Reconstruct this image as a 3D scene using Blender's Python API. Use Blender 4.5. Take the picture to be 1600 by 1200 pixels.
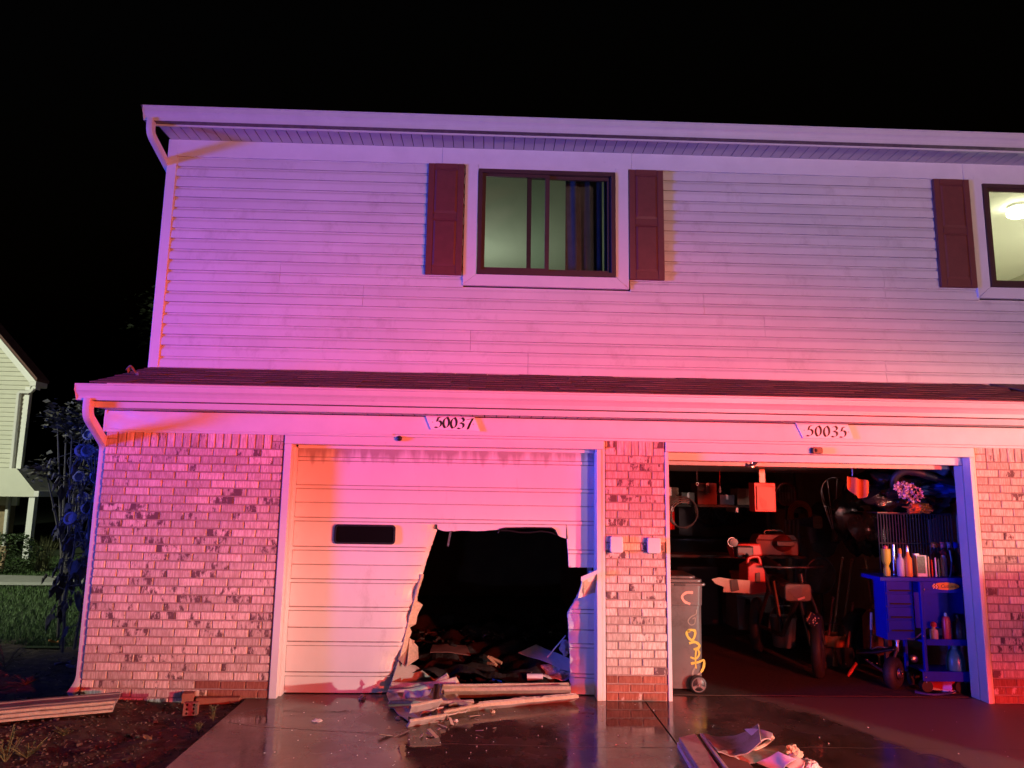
import bpy, bmesh, math, random
from mathutils import Vector, Matrix, noise as mnoise
for o in list(bpy.data.objects): bpy.data.objects.remove(o)
S = bpy.context.scene
COL = S.collection
R_ = math.radians
rnd = random.Random(7)
# ------------------------------------------------------------------ camera
CP = Vector((3.27254, -6.18674, 1.70184)); YAW, PITCH, ROLL, FPX = 0.03086, 0.15058, 0.01617, 1110.0
fw = Vector((math.sin(YAW)*math.cos(PITCH), math.cos(YAW)*math.cos(PITCH), math.sin(PITCH)))
ri = Vector((math.cos(YAW), -math.sin(YAW), 0)); up = ri.cross(fw)
r2 = ri*math.cos(ROLL)+up*math.sin(ROLL); u2 = -ri*math.sin(ROLL)+up*math.cos(ROLL)
cd = bpy.data.cameras.new('camera'); cam = bpy.data.objects.new('camera', cd); COL.objects.link(cam)
cd.sensor_width = 36; cd.lens = FPX/1600*36; cd.clip_end = 600; cd.clip_start = .05
cam.matrix_world = Matrix(((r2.x, u2.x, -fw.x, CP.x), (r2.y, u2.y, -fw.y, CP.y), (r2.z, u2.z, -fw.z, CP.z), (0, 0, 0, 1)))
S.camera = cam
def at(px, py, Y=None, Z=None):
    """photo position (1600x1200) on a plane of the place: depth Y or height Z"""
    d = r2*((px-800)/FPX)+u2*((600-py)/FPX)+fw
    t = (Y-CP.y)/d.y if Y is not None else (Z-CP.z)/d.z
    return CP+d*t
# ------------------------------------------------------------------ sky, exposure, lights
S.view_settings.view_transform = 'Standard'; S.view_settings.look = 'None'; S.view_settings.gamma = 1; S.view_settings.exposure = 0
S.render.engine = 'CYCLES'
w = bpy.data.worlds.new('World'); S.world = w; w.use_nodes = True
nt = w.node_tree; bg = nt.nodes['Background']; sk = nt.nodes.new('ShaderNodeTexSky'); sk.sky_type = 'NISHITA'
sk.sun_disc = False; sk.sun_elevation = R_(-5.5); sk.sun_rotation = R_(200)
nt.links.new(sk.outputs[0], bg.inputs[0]); bg.inputs[1].default_value = 0.42
def spot(name, loc, aim, power, col, size=.3, cone=120, blend=.6, flat=1.):
    l = bpy.data.lights.new(name, 'SPOT'); o = bpy.data.objects.new(name, l); COL.objects.link(o)
    l.energy = power; l.color = col; l.shadow_soft_size = size; l.spot_size = R_(cone); l.spot_blend = blend
    o.location = loc; o.rotation_euler = (Vector(aim)-Vector(loc)).to_track_quat('-Z', 'Y').to_euler(); o.scale = (1, flat, 1); return o
def point(name, loc, power, col, size=.06):
    l = bpy.data.lights.new(name, 'POINT'); o = bpy.data.objects.new(name, l); COL.objects.link(o)
    l.energy = power; l.color = col; l.shadow_soft_size = size; o.location = loc; return o
# emergency vehicles standing behind the photographer: red bar to the right, blue bar to the left, white headlights low
spot('red_light_bar', (10.6, -8.2, 1.9), (-6.0, 0, 1.95), 9000, (1, .056, .015), .22, 130, 1, .18)
spot('red_light_bar', (9.4, -13, 2.1), (6.6, .3, 5.0), 2850, (1, .57, .54), .3, 80, 1, .5)
spot('blue_light_bar', (-10.9, -5.0, 1.9), (2.5, -1.6, 3.3), 12800, (.045, .085, 1), 1.0, 80, 1, .34)
spot('headlight', (11.2, -6.6, .8), (.9, 0, 0.2), 2900, (1, .98, .84), .06, 110, 1, .125)
spot('headlight', (2.2, -13.5, .8), (2.6, 0, 0.1), 300, (.55, .6, 1), .08, 60, 1, .22)
spot('headlight', (11.6, -6.4, .85), (8.7, 0, 1.8), 1200, (1, .80, .56), .06, 38, 1, .55)
spot('red_drive_fill', (8.6, -9.5, 1.1), (7.1, -1.6, -.1), 6500, (1, .05, .03), .1, 62, 1, .15)  # red fill added to light the right-hand drive and low brick
spot('street_lamp_light', (-11.5, -3.0, 6.8), (-6.8, 9.5, 1.3), 8000, (.92, 1, .74), .12, 88, .6)
# ------------------------------------------------------------------ helpers
class MB:
    def __init__(s): s.v = []; s.f = []
    def quad(s, a, b, c, d):
        n = len(s.v); s.v += [tuple(a), tuple(b), tuple(c), tuple(d)]; s.f.append((n, n+1, n+2, n+3)); return s
    def poly(s, pts):
        n = len(s.v); s.v += [tuple(p) for p in pts]; s.f.append(tuple(range(n, n+len(pts)))); return s
    def box(s, x0, x1, y0, y1, z0, z1, M=None):
        n = len(s.v)
        vs = [Vector((x, y, z)) for z in (z0, z1) for y in (y0, y1) for x in (x0, x1)]
        if M is not None: vs = [M @ v for v in vs]
        s.v += [tuple(v) for v in vs]
        for f in ((0, 2, 3, 1), (4, 5, 7, 6), (0, 1, 5, 4), (1, 3, 7, 5), (3, 2, 6, 7), (2, 0, 4, 6)): s.f.append(tuple(n+i for i in f))
        return s
    def prism(s, poly, f):
        """poly: list of 2D points, f(p, t) -> 3D for t = 0, 1"""
        n = len(s.v); k = len(poly)
        for t in (0, 1): s.v += [tuple(f(p, t)) for p in poly]
        s.f.append(tuple(n+i for i in range(k))[::-1]); s.f.append(tuple(n+k+i for i in range(k)))
        for i in range(k):
            j = (i+1) % k; s.f.append((n+i, n+j, n+k+j, n+k+i))
        return s
    def ex(s, prof, x0, x1):      # (y, z) profile extruded along X
        return s.prism(prof, lambda p, t: (x0 if t == 0 else x1, p[0], p[1]))
    def exw(s, prof, x0, x1, step=.22, amp=.0016):      # the same with slight waviness along X
        ns = max(1, int((x1-x0)/step)); n = len(s.v); k = len(prof)
        for i in range(ns+1):
            x = x0+(x1-x0)*i/ns; dy = amp*mnoise.noise((x*1.1, prof[0][1]*9, 0)); dz = amp*.8*mnoise.noise((x*.8, prof[0][1]*5, 7))
            s.v += [(x, p[0]+dy, p[1]+dz) for p in prof]
        for i in range(ns):
            for j in range(k): a = n+i*k+j; b = n+i*k+(j+1) % k; s.f.append((a, b, b+k, a+k))
        s.f.append(tuple(n+j for j in range(k))[::-1]); s.f.append(tuple(n+ns*k+j for j in range(k))); return s
    def exy(s, prof, y0, y1):     # (x, z) outline extruded along Y
        return s.prism(prof, lambda p, t: (p[0], y0 if t == 0 else y1, p[1]))
    def exz(s, prof, z0, z1):
        return s.prism(prof, lambda p, t: (p[0], p[1], z0 if t == 0 else z1))
    def tube(s, path, r, n=8, ry=None, ref=None, caps=True, square=False):
        path = [Vector(p) for p in path]; m = len(path); base = len(s.v)
        prev = None
        for i, p in enumerate(path):
            a = path[max(i-1, 0)]; b = path[min(i+1, m-1)]; t = (b-a).normalized()
            rf = Vector(ref) if ref else (prev if prev else (Vector((0, 0, 1)) if abs(t.z) < .9 else Vector((1, 0, 0))))
            u = (rf-t*rf.dot(t)); u = u.normalized() if u.length > 1e-5 else t.orthogonal().normalized()
            v = t.cross(u); prev = u
            rr = r[i] if isinstance(r, (list, tuple)) else r; r2_ = ry if ry else rr
            for k in range(n):
                an = 2*math.pi*(k+.5)/n; c, q = math.cos(an), math.sin(an)
                if square:
                    g = 1/max(abs(c), abs(q)); g = min(g, 1.3); c *= g; q *= g
                s.v.append(tuple(p+u*(c*rr)+v*(q*r2_)))
        for i in range(m-1):
            for k in range(n):
                a = base+i*n+k; b = base+i*n+(k+1) % n; s.f.append((a, b, b+n, a+n))
        if caps:
            s.f.append(tuple(base+k for k in range(n))[::-1]); s.f.append(tuple(base+(m-1)*n+k for k in range(n)))
        return s
    def lathe(s, prof, c, n=20, ax='z'):
        """prof: (radius, height) pairs"""
        base = len(s.v)
        for r, h in prof:
            for k in range(n):
                a = 2*math.pi*k/n; x, y = r*math.cos(a), r*math.sin(a)
                p = (x, y, h) if ax == 'z' else ((x, h, y) if ax == 'y' else (h, x, y))
                s.v.append((c[0]+p[0], c[1]+p[1], c[2]+p[2]))
        m = len(prof)
        for i in range(m-1):
            for k in range(n):
                a = base+i*n+k; b = base+i*n+(k+1) % n; s.f.append((a, b, b+n, a+n))
        s.f.append(tuple(base+k for k in range(n))[::-1]); s.f.append(tuple(base+(m-1)*n+k for k in range(n)))
        return s
    def grid(s, fn, nu, nv):
        base = len(s.v)
        for j in range(nv+1):
            for i in range(nu+1): s.v.append(tuple(fn(i/nu, j/nv)))
        for j in range(nv):
            for i in range(nu):
                a = base+j*(nu+1)+i; s.f.append((a, a+1, a+nu+2, a+nu+1))
        return s
    def add(s, o, M=None):
        n = len(s.v); s.v += [tuple(M @ Vector(v)) for v in o.v] if M is not None else o.v
        s.f += [tuple(n+i for i in f) for f in o.f]; return s
    def mesh(s, name, m, smooth=False, bevel=0, solid=0):
        me = bpy.data.meshes.new(name); me.from_pydata(s.v, [], s.f)
        bm = bmesh.new(); bm.from_mesh(me)
        if smooth or bevel or solid: bmesh.ops.remove_doubles(bm, verts=bm.verts, dist=1e-5)
        bmesh.ops.recalc_face_normals(bm, faces=bm.faces)
        if solid: bmesh.ops.solidify(bm, geom=bm.faces[:], thickness=solid)
        if bevel:
            es = [e for e in bm.edges if len(e.link_faces) == 2 and e.calc_face_angle(0) > .5]
            bmesh.ops.bevel(bm, geom=es, offset=bevel, segments=1 if bevel < .004 else 2, affect='EDGES', profile=.6)
        bm.to_mesh(me); bm.free()
        if smooth:
            me.polygons.foreach_set('use_smooth', [True]*len(me.polygons))
            me.set_sharp_from_angle(angle=R_(42))
        if m: me.materials.append(m)
        return me
WL = {}
def link(name, me, parent=None, loc=(0, 0, 0), rot=(0, 0, 0), scale=(1, 1, 1)):
    o = bpy.data.objects.new(name, me); COL.objects.link(o)
    pl = Vector((0, 0, 0))
    if parent: o.parent = parent; pl = WL.get(parent.name, pl)
    o.location = Vector(loc)-pl; o.rotation_euler = rot; o.scale = scale; WL[o.name] = Vector(loc); return o
def part(name, mb, m, parent=None, smooth=False, bevel=0, solid=0, label=None):
    """geometry is given in world coordinates"""
    o = link(name, mb.mesh(name, m, smooth, bevel, solid), parent)
    if label: o['label'] = label
    return o
def tag(o, label, cat, group=None):
    o['label'] = label; o['category'] = cat
    if group: o['group'] = group
    return o
def thing(name, label, cat, loc=(0, 0, 0), group=None):
    o = bpy.data.objects.new(name, None); COL.objects.link(o); o.location = loc; o.empty_display_size = .1
    WL[o.name] = Vector(loc); return tag(o, label, cat, group)
def struct(o): o['kind'] = 'structure'; return o
def stuff(o): o['kind'] = 'stuff'; return o
def smoothpath(P, n=6):
    P = [Vector(p) for p in P]; out = []
    for i in range(len(P)-1):
        a = P[max(i-1, 0)]; b = P[i]; c = P[i+1]; d = P[min(i+2, len(P)-1)]
        for k in range(n):
            t = k/n; out.append(.5*((2*b)+(c-a)*t+(2*a-5*b+4*c-d)*t*t+(3*b-a-3*c+d)*t**3))
    out.append(P[-1]); return out
def lerp(pts, z):
    """piecewise linear x(z) from (z, x) pairs sorted by z"""
    if z <= pts[0][0]: return pts[0][1]
    for (a, x), (b, y) in zip(pts, pts[1:]):
        if z <= b: return x+(y-x)*(z-a)/max(b-a, 1e-6)
    return pts[-1][1]
# ------------------------------------------------------------------ materials
def mat(name, col, rough=.6, metal=0., var=.12, vs=6., bump=.0, bs=80., spec=.5, emit=None, estr=0, coat=0., island=0., scale=None, col2=None, cov=.5, dirt=None):
    m = bpy.data.materials.new(name); m.use_nodes = True; t = m.node_tree; N = t.nodes; L = t.links; b = N['Principled BSDF']
    b.inputs['Roughness'].default_value = rough; b.inputs['Metallic'].default_value = metal; b.inputs['Specular IOR Level'].default_value = spec
    b.inputs['Coat Weight'].default_value = coat
    tc = N.new('ShaderNodeTexCoord'); src = tc.outputs['Object']
    oi = N.new('ShaderNodeObjectInfo'); ad = N.new('ShaderNodeVectorMath'); ad.operation = 'MULTIPLY_ADD'
    cx = N.new('ShaderNodeCombineXYZ'); 
    for i in range(3): L.new(oi.outputs['Random'], cx.inputs[i])
    ad.inputs[1].default_value = (37, 53, 71); L.new(cx.outputs[0], ad.inputs[0]); L.new(src, ad.inputs[2]); src = ad.outputs[0]
    if scale:
        mp = N.new('ShaderNodeMapping'); mp.inputs['Scale'].default_value = scale; L.new(src, mp.inputs[0]); src = mp.outputs[0]
    n = N.new('ShaderNodeTexNoise'); n.inputs['Scale'].default_value = vs; n.inputs['Detail'].default_value = 6; n.inputs['Roughness'].default_value = .65; L.new(src, n.inputs['Vector'])
    r = N.new('ShaderNodeMapRange'); r.inputs[1].default_value = .3; r.inputs[2].default_value = .7; L.new(n.outputs[0], r.inputs[0])
    mx = N.new('ShaderNodeMix'); mx.data_type = 'RGBA'; L.new(r.outputs[0], mx.inputs[0])
    c2 = col2 or tuple(c*(1+var) for c in col)
    mx.inputs[6].default_value = (*[c*(1-var) for c in col], 1); mx.inputs[7].default_value = (*c2, 1); out = mx.outputs[2]
    if island:
        g = N.new('ShaderNodeNewGeometry'); a = N.new('ShaderNodeMath'); a.operation = 'ADD'; L.new(g.outputs['Random Per Island'], a.inputs[0]); L.new(oi.outputs['Random'], a.inputs[1])
        fr = N.new('ShaderNodeMath'); fr.operation = 'FRACT'; L.new(a.outputs[0], fr.inputs[0])
        mr = N.new('ShaderNodeMapRange'); mr.inputs[3].default_value = 1-island; mr.inputs[4].default_value = 1+island; L.new(fr.outputs[0], mr.inputs[0])
        hs = N.new('ShaderNodeHueSaturation'); L.new(mr.outputs[0], hs.inputs['Value']); L.new(out, hs.inputs['Color']); out = hs.outputs[0]
    if dirt:
        n3 = N.new('ShaderNodeTexNoise'); n3.inputs['Scale'].default_value = dirt[1]; n3.inputs['Detail'].default_value = 9; n3.inputs['Roughness'].default_value = .75
        L.new(src, n3.inputs['Vector']); r3 = N.new('ShaderNodeMapRange'); r3.inputs[1].default_value = dirt[2]; r3.inputs[2].default_value = dirt[2]+.16; r3.inputs[4].default_value = dirt[3]; L.new(n3.outputs[0], r3.inputs[0])
        m3 = N.new('ShaderNodeMix'); m3.data_type = 'RGBA'; L.new(r3.outputs[0], m3.inputs[0]); L.new(out, m3.inputs[6]); m3.inputs[7].default_value = (*dirt[0], 1); out = m3.outputs[2]
    L.new(out, b.inputs['Base Color'])
    if bump:
        n2 = N.new('ShaderNodeTexNoise'); n2.inputs['Scale'].default_value = bs; n2.inputs['Detail'].default_value = 5; L.new(src, n2.inputs['Vector'])
        bp = N.new('ShaderNodeBump'); bp.inputs['Strength'].default_value = bump; bp.inputs['Distance'].default_value = .01; L.new(n2.outputs[0], bp.inputs['Height']); L.new(bp.outputs[0], b.inputs['Normal'])
    if emit: b.inputs['Emission Color'].default_value = (*emit, 1); b.inputs['Emission Strength'].default_value = estr
    return m
def brick_mat(name, a, b_, dark, thr):
    m = bpy.data.materials.new(name); m.use_nodes = True; t = m.node_tree; N = t.nodes; L = t.links; p = N['Principled BSDF']
    p.inputs['Roughness'].default_value = .85; p.inputs['Specular IOR Level'].default_value = .3
    tc = N.new('ShaderNodeTexCoord'); oi = N.new('ShaderNodeObjectInfo'); g = N.new('ShaderNodeNewGeometry')
    s = N.new('ShaderNodeMath'); s.operation = 'ADD'; L.new(oi.outputs['Random'], s.inputs[0]); L.new(g.outputs['Random Per Island'], s.inputs[1])
    fr = N.new('ShaderNodeMath'); fr.operation = 'FRACT'; L.new(s.outputs[0], fr.inputs[0]); rv = fr.outputs[0]
    cx = N.new('ShaderNodeCombineXYZ')
    for i in range(3): L.new(rv, cx.inputs[i])
    ad = N.new('ShaderNodeVectorMath'); ad.operation = 'MULTIPLY_ADD'; ad.inputs[1].default_value = (61, 47, 83); L.new(cx.outputs[0], ad.inputs[0]); L.new(tc.outputs['Object'], ad.inputs[2])
    def nz(scale, sc, det=4, ro=.6):
        mp = N.new('ShaderNodeMapping'); mp.inputs['Scale'].default_value = scale; L.new(ad.outputs[0], mp.inputs[0])
        n = N.new('ShaderNodeTexNoise'); n.inputs['Scale'].default_value = sc; n.inputs['Detail'].default_value = det; n.inputs['Roughness'].default_value = ro; L.new(mp.outputs[0], n.inputs[0]); return n.outputs[0]
    def rng(x, lo, hi):
        r = N.new('ShaderNodeMapRange'); r.interpolation_type = 'SMOOTHSTEP'; r.inputs[1].default_value = lo; r.inputs[2].default_value = hi; L.new(x, r.inputs[0]); return r.outputs[0]
    def mix(f, x, y):
        q = N.new('ShaderNodeMix'); q.data_type = 'RGBA'; L.new(f, q.inputs[0])
        for i, z in ((6, x), (7, y)):
            if isinstance(z, tuple): q.inputs[i].default_value = (*z, 1)
            else: L.new(z, q.inputs[i])
        return q.outputs[2]
    stri = nz((1, 1, .10), 95, 3, .7); c = mix(rng(stri, .42, .60), a, b_)
    tone = N.new('ShaderNodeMapRange'); tone.inputs[3].default_value = .76; tone.inputs[4].default_value = 1.16; L.new(rv, tone.inputs[0])
    hs = N.new('ShaderNodeHueSaturation'); L.new(tone.outputs[0], hs.inputs['Value']); L.new(c, hs.inputs['Color'])
    dk = nz((1, 1, .42), 13, 6, .7); off = N.new('ShaderNodeMath'); off.operation = 'MULTIPLY_ADD'; off.inputs[1].default_value = .30; off.inputs[2].default_value = -.195
    f2 = N.new('ShaderNodeMath'); f2.operation = 'FRACT'; m7 = N.new('ShaderNodeMath'); m7.operation = 'MULTIPLY'; m7.inputs[1].default_value = 7.31; L.new(rv, m7.inputs[0]); L.new(m7.outputs[0], f2.inputs[0]); L.new(f2.outputs[0], off.inputs[0])
    sm = N.new('ShaderNodeMath'); sm.operation = 'ADD'; L.new(dk, sm.inputs[0]); L.new(off.outputs[0], sm.inputs[1])
    c = mix(rng(sm.outputs[0], thr, thr+.085), hs.outputs[0], dark); L.new(c, p.inputs['Base Color'])
    bp = N.new('ShaderNodeBump'); bp.inputs['Strength'].default_value = .6; bp.inputs['Distance'].default_value = .004; L.new(nz((1, 1, .3), 120, 5), bp.inputs['Height']); L.new(bp.outputs[0], p.inputs['Normal'])
    return m
def glass_mat(name, tint=(.9, .95, .93), refl=.12):
    m = bpy.data.materials.new(name); m.use_nodes = True; t = m.node_tree; N = t.nodes; L = t.links; N.remove(N['Principled BSDF'])
    tr = N.new('ShaderNodeBsdfTransparent'); tr.inputs[0].default_value = (*tint, 1); gl = N.new('ShaderNodeBsdfGlossy'); gl.inputs['Roughness'].default_value = .02
    lw = N.new('ShaderNodeLayerWeight'); lw.inputs[0].default_value = .5; pw = N.new('ShaderNodeMath'); pw.operation = 'POWER'; pw.inputs[1].default_value = 4; L.new(lw.outputs['Facing'], pw.inputs[0]); ma = N.new('ShaderNodeMath'); ma.operation = 'MULTIPLY_ADD'; ma.inputs[1].default_value = .5; ma.inputs[2].default_value = .025; L.new(pw.outputs[0], ma.inputs[0]); mx = N.new('ShaderNodeMixShader'); L.new(ma.outputs[0], mx.inputs[0]); L.new(tr.outputs[0], mx.inputs[1]); L.new(gl.outputs[0], mx.inputs[2]); L.new(mx.outputs[0], N['Material Output'].inputs[0]); return m
def wet_concrete(name):
    m = mat(name, (.115, .082, .066), .2, 0, .55, .9, 0, dirt=((.03, .022, .018), 2.3, .50, .8))
    t = m.node_tree; N = t.nodes; L = t.links; b = N['Principled BSDF']; tc = N.new('ShaderNodeTexCoord')
    n = N.new('ShaderNodeTexNoise'); n.inputs['Scale'].default_value = 1.1; n.inputs['Detail'].default_value = 5; n.inputs['Roughness'].default_value = .6; L.new(tc.outputs['Object'], n.inputs[0])
    r = N.new('ShaderNodeMapRange'); r.inputs[1].default_value = .42; r.inputs[2].default_value = .62; r.inputs[3].default_value = .02; r.inputs[4].default_value = .34; L.new(n.outputs[0], r.inputs[0]); L.new(r.outputs[0], b.inputs['Roughness'])
    n2 = N.new('ShaderNodeTexNoise'); n2.inputs['Scale'].default_value = 160; n2.inputs['Detail'].default_value = 4; L.new(tc.outputs['Object'], n2.inputs[0])
    n3 = N.new('ShaderNodeTexNoise'); n3.inputs['Scale'].default_value = 9; n3.inputs['Detail'].default_value = 3; L.new(tc.outputs['Object'], n3.inputs[0])
    ml = N.new('ShaderNodeMath'); ml.operation = 'MULTIPLY'; L.new(n2.outputs[0], ml.inputs[0]); L.new(r.outputs[0], ml.inputs[1])
    bp = N.new('ShaderNodeBump'); bp.inputs['Strength'].default_value = .4; bp.inputs['Distance'].default_value = .003; L.new(ml.outputs[0], bp.inputs['Height'])
    b2 = N.new('ShaderNodeBump'); b2.inputs['Strength'].default_value = .05; b2.inputs['Distance'].default_value = .02; L.new(n3.outputs[0], b2.inputs['Height']); L.new(bp.outputs[0], b2.inputs['Normal']); L.new(b2.outputs[0], b.inputs['Normal'])
    b.inputs['Specular IOR Level'].default_value = .62
    # dried patch: lighter and rough where the water has not reached (the right-hand drive)
    sx = N.new('ShaderNodeSeparateXYZ'); L.new(tc.outputs['Object'], sx.inputs[0]); n4 = N.new('ShaderNodeTexNoise'); n4.inputs['Scale'].default_value = 1.6; n4.inputs['Detail'].default_value = 4; L.new(tc.outputs['Object'], n4.inputs[0])
    e1 = N.new('ShaderNodeMath'); e1.operation = 'MULTIPLY_ADD'; e1.inputs[1].default_value = .55; L.new(sx.outputs[1], e1.inputs[0]); L.new(sx.outputs[0], e1.inputs[2])
    e2 = N.new('ShaderNodeMath'); e2.operation = 'MULTIPLY_ADD'; e2.inputs[1].default_value = .9; L.new(n4.outputs[0], e2.inputs[0]); L.new(e1.outputs[0], e2.inputs[2])
    dm = N.new('ShaderNodeMapRange'); dm.inputs[1].default_value = 6.02; dm.inputs[2].default_value = 6.14; L.new(e2.outputs[0], dm.inputs[0])
    old = b.inputs['Base Color'].links[0].from_socket; mc = N.new('ShaderNodeMix'); mc.data_type = 'RGBA'; L.new(dm.outputs[0], mc.inputs[0]); L.new(old, mc.inputs[6]); mc.inputs[7].default_value = (.20, .145, .115, 1); L.new(mc.outputs[2], b.inputs['Base Color'])
    mr_ = N.new('ShaderNodeMix'); L.new(dm.outputs[0], mr_.inputs[0]); L.new(r.outputs[0], mr_.inputs[2]); mr_.inputs[3].default_value = .5; L.new(mr_.outputs[0], b.inputs['Roughness'])
    return m
VIN = mat('vinyl_siding', (.70, .68, .63), .5, 0, .07, 1.6, .10, 240, island=.035, dirt=((.40, .35, .31), 4.0, .54, .42), scale=(1, 1, .6))
TRIM = mat('white_trim', (.74, .72, .68), .45, 0, .05, 4, .06, 200, dirt=((.33, .28, .24), 7, .63, .6))
DOORW = mat('door_paint', (.76, .73, .70), .42, 0, .05, 2.2, .05, 260, dirt=((.40, .34, .29), 3.5, .60, .45), scale=(1, 1, .45))
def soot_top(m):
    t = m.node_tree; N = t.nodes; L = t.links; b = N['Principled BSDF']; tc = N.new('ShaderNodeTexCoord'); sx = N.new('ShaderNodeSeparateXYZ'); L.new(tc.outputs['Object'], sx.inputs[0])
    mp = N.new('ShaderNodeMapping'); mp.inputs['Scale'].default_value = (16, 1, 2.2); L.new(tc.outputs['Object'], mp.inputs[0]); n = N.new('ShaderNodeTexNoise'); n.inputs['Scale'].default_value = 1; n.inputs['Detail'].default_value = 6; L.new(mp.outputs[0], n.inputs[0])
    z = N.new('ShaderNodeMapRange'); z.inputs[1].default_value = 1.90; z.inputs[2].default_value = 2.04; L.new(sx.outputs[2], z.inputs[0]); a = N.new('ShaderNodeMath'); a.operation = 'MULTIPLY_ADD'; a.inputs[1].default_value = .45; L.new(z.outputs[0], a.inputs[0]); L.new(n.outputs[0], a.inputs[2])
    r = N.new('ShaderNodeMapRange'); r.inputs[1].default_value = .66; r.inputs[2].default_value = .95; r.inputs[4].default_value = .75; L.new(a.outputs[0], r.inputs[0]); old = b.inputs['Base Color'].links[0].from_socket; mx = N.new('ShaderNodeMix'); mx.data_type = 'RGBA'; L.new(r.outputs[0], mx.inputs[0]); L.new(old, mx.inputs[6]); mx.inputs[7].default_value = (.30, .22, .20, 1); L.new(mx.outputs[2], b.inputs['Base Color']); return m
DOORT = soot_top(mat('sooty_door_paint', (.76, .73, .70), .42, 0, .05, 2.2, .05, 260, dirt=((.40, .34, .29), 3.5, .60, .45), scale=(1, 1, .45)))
GUT = mat('gutter_metal', (.70, .67, .64), .35, 0, .05, 5, dirt=((.35, .3, .26), 6, .62, .5))
SOFF = mat('soffit_vinyl', (.55, .52, .50), .55, 0, .06, 5)
BROWN = mat('brown_shutter', (.16, .040, .032), .5, 0, .12, 12, .15, 120, dirt=((.16, .08, .07), 8, .6, .4))
BRFR = mat('bronze_frame', (.075, .038, .032), .35, 0, .1, 10)
MORT = mat('mortar', (.37, .25, .20), .95, 0, .2, 25, .5, 160)
BRK = brick_mat('cream_brick', (.59, .41, .32), (.84, .66, .53), (.17, .095, .088), .568)
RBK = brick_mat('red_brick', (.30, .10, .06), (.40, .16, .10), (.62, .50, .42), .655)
SHIN = mat('asphalt_shingle', (.15, .075, .065), .9, 0, .3, 60, .8, 350, island=.28)
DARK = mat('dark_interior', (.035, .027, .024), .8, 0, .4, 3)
DRYW = mat('old_drywall', (.30, .28, .27), .85, 0, .15, 2.5, .1, 120, dirt=((.1, .07, .06), 3, .52, .7))
BLK = mat('black_plastic', (.012, .012, .013), .4, 0, .2, 20)
RUB = mat('tyre_rubber', (.020, .019, .021), .6, 0, .2, 30, .2, 200)
CHR = mat('worn_chrome', (.55, .54, .55), .28, 1, .1, 30)
STEEL = mat('grey_steel', (.20, .19, .19), .4, .8, .2, 20)
WHT = mat('white_plastic', (.76, .75, .74), .4, 0, .04, 10)
FOAM = mat('foam_core', (.62, .50, .36), .9, 0, .2, 40, .8, 180)
SOIL = mat('dark_soil', (.055, .034, .024), .9, 0, .5, 9, .9, 90, col2=(.115, .075, .05))
WET = wet_concrete('wet_concrete')
PATHM = mat('path_concrete', (.30, .29, .26), .8, 0, .12, 5, .3, 90)
GLASS = glass_mat('window_glass')
WOOD = mat('raw_wood', (.40, .26, .15), .7, 0, .2, 8, .2, 60, scale=(1, 1, 8))
BLUE = mat('blue_enamel', (.004, .016, .46), .5, .0, .1, 12, spec=.2, dirt=((.01, .015, .1), 9, .6, .5))
RED = mat('red_plastic', (.52, .015, .008), .4, 0, .1, 12)
GRASS = mat('grass_blade', (.045, .085, .018), .7, 0, .3, 3, island=.35)
LEAF = mat('dry_leaf', (.070, .055, .038), .75, 0, .35, 14, island=.4)
HEDGE = mat('hedge_leaf', (.035, .06, .016), .6, 0, .3, 10, island=.4)
BAG = mat('black_bag_film', (.012, .011, .013), .22, 0, .2, 8, .5, 30)
INK = mat('black_paint', (.012, .010, .010), .6)
def solid(n, c, r=.5, **k): return mat(n, c, r, **k)
# ------------------------------------------------------------------ ground
g = MB(); g.quad((-220, -60, -.10), (220, -60, -.10), (220, 380, -.10), (-220, 380, -.10))
struct(part('ground', g, mat('night_turf', (.035, .05, .02), .95, 0, .3, .6)))
g = MB(); g.ex([(-16, -.12), (-16, 0), (.15, 0), (.15, -.12)], 1.335, 4.607)
g.ex([(-16, -.12), (-16, 0), (.15, 0), (.15, -.12)], 4.617, 11.2)
dw = struct(part('driveway', g, WET, bevel=.003))
g = MB(); g.box(.02, 11, .15, 6.2, -.12, -.004); struct(part('garage_floor', g, mat('floor_concrete', (.06, .05, .045), .35, 0, .4, 2, .3, 60)))
JOINT = mat('crack_grit', (.22, .18, .15), .9, 0, .3, 60)
def crack(pts, wd, m, nm='driveway_crack'):
    P = []
    for a, b in zip(pts, pts[1:]):
        for k in range(14):
            t = k/14; P.append((a[0]+(b[0]-a[0])*t, a[1]+(b[1]-a[1])*t+rnd.uniform(-.008, .008)))
    P.append(pts[-1]); mb = MB()
    for (x0, y0), (x1, y1) in zip(P, P[1:]):
        w0 = wd*rnd.uniform(.4, 1.2); mb.quad((x0, y0-w0, .002), (x1, y1-w0, .002), (x1, y1+w0, .002), (x0, y0+w0, .002))
    struct(part(nm, mb, m, dw))
crack([(1.40, -.60), (1.65, -.70), (2.31, -.80), (2.60, -.84)], .003, JOINT)
crack([(2.9, -1.03), (3.86, -1.075), (4.60, -1.085)], .0035, JOINT)
crack([(4.62, -1.07), (5.6, -1.065), (7.0, -1.09), (9, -1.1)], .0035, JOINT)
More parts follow.
